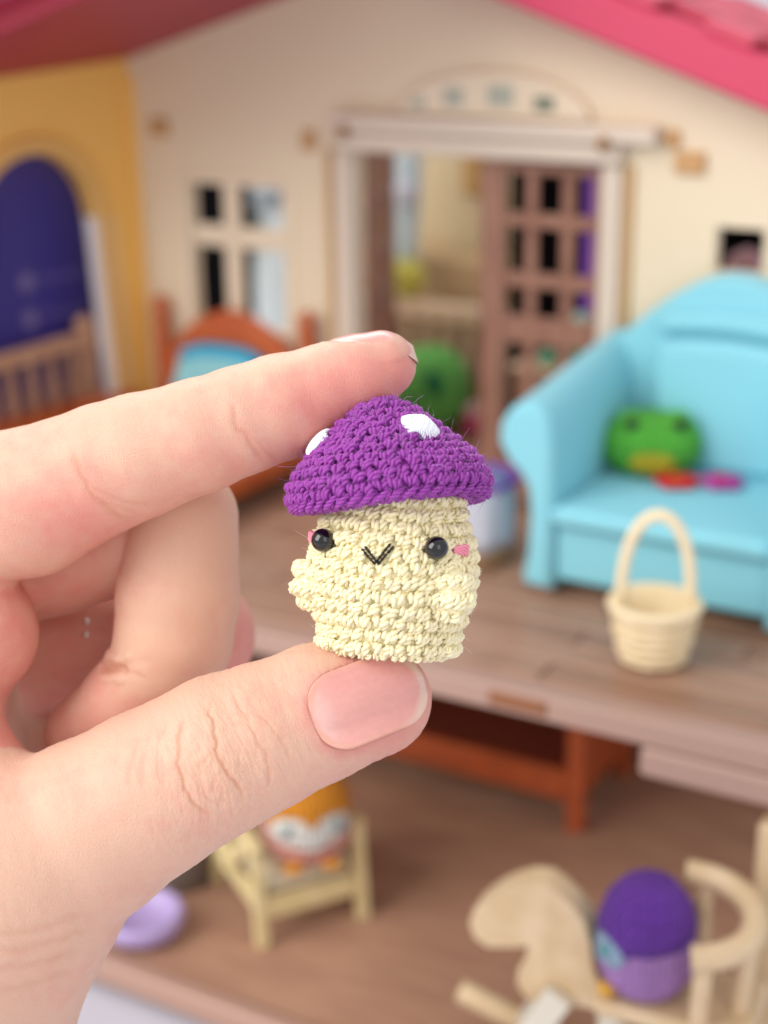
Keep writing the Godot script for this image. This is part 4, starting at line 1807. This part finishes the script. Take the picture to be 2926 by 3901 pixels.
func stitch(g: G, p: Vector3, ta: Vector3, tb: Vector3, n: Vector3, w: float, h: float, r: float, plies: int, lean: float, plump := 1.0) -> void:
	var j := func(s: float) -> float: return rng.randf_range(-s, s) * 1.7
	var sp := rng.randf_range(-0.2, 0.2)
	var ta0 := ta
	ta = ta0 * cos(sp) + tb * sin(sp)
	tb = tb * cos(sp) - ta0 * sin(sp)
	var keep := g.col
	var shade := rng.randf_range(0.94, 1.0)
	if g.tinted:
		g.col = Color(shade, shade * rng.randf_range(0.98, 1.0), shade * rng.randf_range(0.96, 1.0))
	for sg in [-1.0, 1.0]:
		var z := rng.randf_range(0.9, 1.12)
		var p0: Vector3 = p + tb * h * (-0.42 + j.call(0.06)) + ta * w * (0.07 * sg + lean * -0.25) - n * 0.42
		var p1: Vector3 = p + tb * h * (0.05 + j.call(0.06)) + ta * w * (0.20 * sg + j.call(0.05)) + n * (1.0 * plump + j.call(0.12))
		var p2: Vector3 = p + tb * h * (0.46 + j.call(0.07)) + ta * w * (0.34 * sg + lean * 0.3 + j.call(0.05)) - n * 0.35
		g.strand(p0, p1, p2, n, r * z, plies, rng.randf_range(0.7, 1.1) * 1.0, 7, 5, rng.randf() * TAU, 0.55)
	g.col = keep


func fuzz(g: G, p: Vector3, n: Vector3, long: float, thick: float) -> void:
	var d := (n + Vector3(rng.randf_range(-1, 1), rng.randf_range(-1, 1), rng.randf_range(-1, 1)) * 1.3).normalized()
	var e := Vector3(rng.randf_range(-1, 1), rng.randf_range(-1, 1), rng.randf_range(-1, 1)) * long * 0.9
	g.strand(p, p + d * long * 0.75, p + d * long * 0.6 + e, Vector3(0.2, 0.5, 0.8), thick, 1, 0.0, 6, 3, 0.0, 0.5)


func make_mushroom() -> void:
	var root := thing("crocheted_mushroom", "small crocheted mushroom with purple cap, cream face and bead eyes, held between two fingers", "toy mushroom")
	var frame := Transform3D(HAND_TURN, HAND_AT) * Transform3D(Basis(), Vector3(0.5, -17.0, 1.0) * MM)
	root.transform = frame
	var tilt := Basis(Vector3(0, 0, 1), deg_to_rad(-3.6)) * Basis(Vector3.UP, deg_to_rad(-7.0)) * Basis(Vector3.RIGHT, deg_to_rad(2.0))
	var ctilt := Transform3D(Basis(Vector3(0, 0, 1), deg_to_rad(4.8)) * Basis(Vector3.RIGHT, deg_to_rad(-3.0)) * Basis(Vector3.UP, deg_to_rad(20.0)), Vector3(-0.75, 30.3, 0.2))
	var cream := StandardMaterial3D.new()
	cream.albedo_color = Color("fff6ce")
	cream.roughness = 0.3
	cream.metallic_specular = 0.5
	cream.vertex_color_use_as_albedo = true
	cream.rim_enabled = true
	cream.rim = 0.3
	var purple := StandardMaterial3D.new()
	purple.albedo_color = Color("9c3ea8")
	purple.roughness = 0.5
	purple.metallic_specular = 0.45
	purple.vertex_color_use_as_albedo = true
	purple.rim_enabled = true
	purple.rim = 0.55
	purple.rim_tint = 0.5

	# body: eleven rounds of stitches over a filled core
	var g := G.new()
	g.xf = Transform3D(tilt, Vector3.ZERO)
	g.tinted = true
	var core := []
	for k in 40:
		var ring := []
		for q in 48:
			var y := 20.4 * k / 39.0
			var b := body_point(TAU * q / 48.0, y)
			ring.append(Vector3(b.x * 0.992, b.y, b.z * 0.992))
		core.append(ring)
	g.rows(core, true)
	var rows_n := 12
	for r in rows_n:
		var y := 0.85 + r * 1.62
		var count := int(round(TAU * body_radius(y) / 1.95))
		for k in count:
			var a := TAU * (k + (0.5 if r % 2 else 0.0) + rng.randf_range(-0.12, 0.12)) / count
			var yy := y + 0.16 * sin(a * 3.0 + r) + rng.randf_range(-0.12, 0.12)
			var p := body_point(a, yy)
			var n := Vector3(sin(a), 0.12 if yy < 1.2 else 0.0, cos(a)).normalized()
			var ta := Vector3(cos(a), 0, -sin(a))
			var tb := (body_point(a, yy + 0.3) - body_point(a, yy - 0.3)).normalized()
			stitch(g, p, ta, tb, n, 1.95, 1.72, 0.66, 3, rng.randf_range(-0.25, 0.25) + 0.35 * sin(r * 2.7), rng.randf_range(1.05, 1.4))
	for r in 3:   # the flat underside
		var rr := 7.2 - r * 1.9
		var count := int(TAU * rr / 1.9)
		for k in count:
			var a := TAU * k / count
			stitch(g, Vector3(sin(a) * rr, 0.0, cos(a) * rr), Vector3(cos(a), 0, -sin(a)), Vector3(sin(a), 0, cos(a)), Vector3.DOWN, 1.9, 1.8, 0.44, 3, 0.0, 0.5)
	part("body", g, cream, root)

	# arms: little bobbles of long loops
	for s in [-1.0, 1.0]:
		var ag := G.new()
		ag.xf = Transform3D(tilt, Vector3.ZERO)
		var a0: float = -1.35 if s < 0.0 else 0.92
		var ctr := body_point(a0, 8.1)
		var n := Vector3(sin(a0), 0.0, cos(a0))
		var ta := Vector3(cos(a0), 0, -sin(a0))
		var up := Vector3.UP
		ag.ball(ctr - n * 0.3, Vector3(2.7, 3.2, 2.6), 16)
		for r in 4:
			var v := lerpf(-1.1, 1.25, r / 3.0)
			var about := int(round(TAU * cos(v) * 2.9 / 1.7))
			for k in maxi(about, 3):
				var an := TAU * (k + 0.5 * r) / maxi(about, 3)
				var d := (ta * sin(an) * cos(v) + n * cos(an) * cos(v) + up * sin(v))
				if d.dot(n) < -0.35:
					continue
				var d1 := (ta * cos(an) - n * sin(an)).normalized()
				var d2 := d.cross(d1).normalized()
				if d2.dot(up) < 0.0:
					d2 = -d2
				stitch(ag, ctr - n * 0.2 + Vector3(d.x * 2.5, d.y * 3.1, d.z * 2.5), d1, d2, d, 1.75, 2.1, 0.64, 3, 0.3, 1.1)
		part("arm", ag, cream, root)
	# feet: a fold of stitches that sticks out at each lower corner
	for s in [-1.0, 1.0]:
		var fg := G.new()
		fg.xf = Transform3D(tilt, Vector3.ZERO)
		for r in 2:
			for k in 5:
				var a: float = s * (1.02 + 0.17 * k) + 0.1
				var p := body_point(a, 0.75 + r * 1.35) + Vector3(sin(a), 0, cos(a)) * (0.75 - 0.35 * r)
				stitch(fg, p, Vector3(cos(a), 0, -sin(a)), Vector3.UP, Vector3(sin(a), 0, cos(a)), 1.8, 1.5, 0.46, 3, 0.2 * s, 1.0)
		part("foot", fg, cream, root)

	# face
	var black := StandardMaterial3D.new()
	black.albedo_color = Color("050506")
	black.roughness = 0.06
	black.clearcoat_enabled = true
	black.clearcoat = 0.6
	black.clearcoat_roughness = 0.04
	for e in [[-6.85, 13.4], [5.15, 13.35]]:
		var eg := G.new()
		var p: Vector3 = Transform3D(tilt, Vector3.ZERO) * on_body(e[0] , e[1])
		var n := Vector3(p.x, 0, p.z).normalized()
		eg.ball(p + n * 1.25, Vector3.ONE * 1.42, 32)
		part("eye", eg, black, root)
	var thread := mat("16100f", 0.7)
	var mg := G.new()
	mg.xf = Transform3D(tilt, Vector3.ZERO)
	var m0 := on_body(-0.75, 11.25)
	for e in [[-2.5, 13.0, 1.0], [0.85, 13.5, 1.0]]:
		var m1 := on_body(e[0], e[1])
		for o in [-1.0, 1.0]:
			var side := Vector3(0.2 * o, 0.13 * o * (-1.0 if e[0] > 0 else 1.0), 0.0)
			mg.strand(m1 + side + Vector3(0, 0, 0.8), (m0 + m1) * 0.5 + side + Vector3(0, 0, 1.25), m0 + side * 0.6 + Vector3(0, 0, 0.9), Vector3.BACK, 0.2, 2, 2.5, 12, 5, 0.0, 0.9)
	part("mouth", mg, thread, root)
	var pink := mat("f89cb2", 0.4)
	for e in [[-9.0, 13.5, -1.0], [8.0, 13.2, 1.0]]:
		var cg := G.new()
		cg.xf = Transform3D(tilt, Vector3.ZERO)
		var c0 := on_body(e[0], e[1])
		var n := Vector3(c0.x, 0, c0.z).normalized()
		var ta := Vector3(n.z, 0, -n.x)
		for k in 4:
			var off := Vector3.UP * (0.34 * (k - 1.5))
			cg.strand(c0 - ta * 1.5 + off * 0.25 + n * 0.6, c0 + off + n * 1.7, c0 + ta * 1.35 + off * 0.6 + n * 0.5, n, 0.4, 3, 1.3, 10, 5, k * 1.3, 0.6)
		part("cheek", cg, pink, root)

	# cap: rounds of stitches from the top down to the brim and in under it
	var cg := G.new()
	cg.xf = ctilt
	cg.tinted = true
	core = []
	for k in 46:
		var ring := []
		for q in 60:
			var b := cap_point(TAU * q / 60.0, 15.0 * k / 45.0)
			ring.append(Vector3(b.x * 0.985, b.y - (0.1 if k < 30 else -0.2), b.z * 0.985))
		core.append(ring)
	cg.rows(core, true)
	var t := 1.0
	var row := 0
	while t < 14.6:
		var q := profile(CAP, t)
		var per := (profile(CAP, t + 0.5) - profile(CAP, t - 0.5)).length()
		var dt := 1.42 / maxf(0.6, per)
		var count := maxi(5, int(round(TAU * q.y / 1.72)))
		for k in count:
			var a := TAU * (k + 0.37 * row + rng.randf_range(-0.14, 0.14)) / count
			var tt := t + rng.randf_range(-0.1, 0.1) + 0.12 * sin(a * 2.0 + row)
			var p := cap_point(a, tt)
			var ta := Vector3(cos(a), 0, -sin(a))
			var tb := (cap_point(a, tt - 0.25) - cap_point(a, tt + 0.25)).normalized()
			var n := -tb.cross(ta).normalized()
			if n.dot(Vector3(sin(a), 0.35 if tt < 11.5 else -0.4, cos(a))) < 0.0:
				n = -n
			stitch(cg, p, ta, tb, n, 1.75, 1.5, 0.55, 3, rng.randf_range(-0.25, 0.25) + 0.35 * sin(row * 2.1), rng.randf_range(0.95, 1.3) if tt < 12.5 else 0.6)
		t += dt
		row += 1
	# the slanted chain along the brim
	var chain := 46
	for k in chain:
		var a := TAU * k / chain
		var p := cap_point(a, 11.6)
		var n := Vector3(sin(a), -0.35, cos(a)).normalized()
		var ta := Vector3(cos(a), 0, -sin(a))
		cg.strand(p - ta * 1.05 - Vector3.UP * 0.75 + n * 0.25, p + n * 1.15, p + ta * 0.9 + Vector3.UP * 0.6 + n * 0.2, n, 0.42, 3, 1.1, 8, 5, rng.randf() * TAU, 0.6)
	part("cap", cg, purple, root)

	# white spots of satin stitch
	var white := mat("eef2fa", 0.55)
	for e in [[deg_to_rad(34.0 - 20.0), 5.2, 0.0], [deg_to_rad(-79.0 - 20.0), 5.6, 0.3], [deg_to_rad(175.0), 5.0, 0.0]]:
		var sg := G.new()
		sg.xf = ctilt
		var p := cap_point(e[0], e[1])
		var ta := Vector3(cos(e[0]), 0, -sin(e[0]))
		var tb := (cap_point(e[0], e[1] - 0.3) - cap_point(e[0], e[1] + 0.3)).normalized()
		var n := ta.cross(tb).normalized()
		if n.dot(Vector3(sin(e[0]), 0.5, cos(e[0]))) < 0.0:
			n = -n
		var dirx := (ta * 0.75 - tb * 0.66).normalized()
		var diry := n.cross(dirx)
		var disc := []
		for r in 5:
			var ring := []
			for k in 28:
				var an := TAU * k / 28.0
				var q := Vector2(cos(an) * 2.2, sin(an) * 1.85) * (1.0 - 0.24 * r)
				ring.append(p + dirx * q.x + diry * q.y + n * (1.1 - 0.09 * q.length_squared() + (0.0 if r else -0.9)))
			disc.append(ring)
		sg.rows(disc, true)
		for k in 11:
			var v := (k - 5.0) * 0.36
			var hl := 2.35 * sqrt(maxf(0.06, 1.0 - pow(v / 2.0, 2.0)))
			var o := p + diry * v + n * (0.85 - 0.09 * v * v)
			sg.strand(o - dirx * hl - n * 0.35, o + n * 1.1, o + dirx * hl - n * 0.35, n, 0.33, 3, 2.6, 18, 5, k * 2.1, 0.8)
		part("spot", sg, white, root)

	# loose fibres
	var hair := mat("b888c8", 0.8)
	var hg := G.new()
	hg.xf = ctilt
	for k in 1800:
		var a := rng.randf() * TAU
		var tt := rng.randf_range(1.0, 13.5)
		var p := cap_point(a, tt)
		var up_n := Vector3(sin(a), 0.7 if tt < 11.0 else -0.3, cos(a)).normalized()
		fuzz(hg, p + up_n * 0.35, up_n, rng.randf_range(0.4, 1.0) if k % 9 else rng.randf_range(1.0, 2.6), 0.018)
	tag(part("fuzz", hg, hair, root), "", "", "", "stuff")
	var hg2 := G.new()
	hg2.xf = Transform3D(tilt, Vector3.ZERO)
	for k in 900:
		var a := rng.randf() * TAU
		var p := body_point(a, rng.randf_range(0.5, 17.0))
		var up_n := Vector3(sin(a), 0.0, cos(a))
		fuzz(hg2, p + up_n * 0.5, up_n, rng.randf_range(0.3, 0.9) if k % 12 else rng.randf_range(0.9, 2.2), 0.016)
	tag(part("fuzz", hg2, mat("f3ecd2", 0.7), root), "", "", "", "stuff")
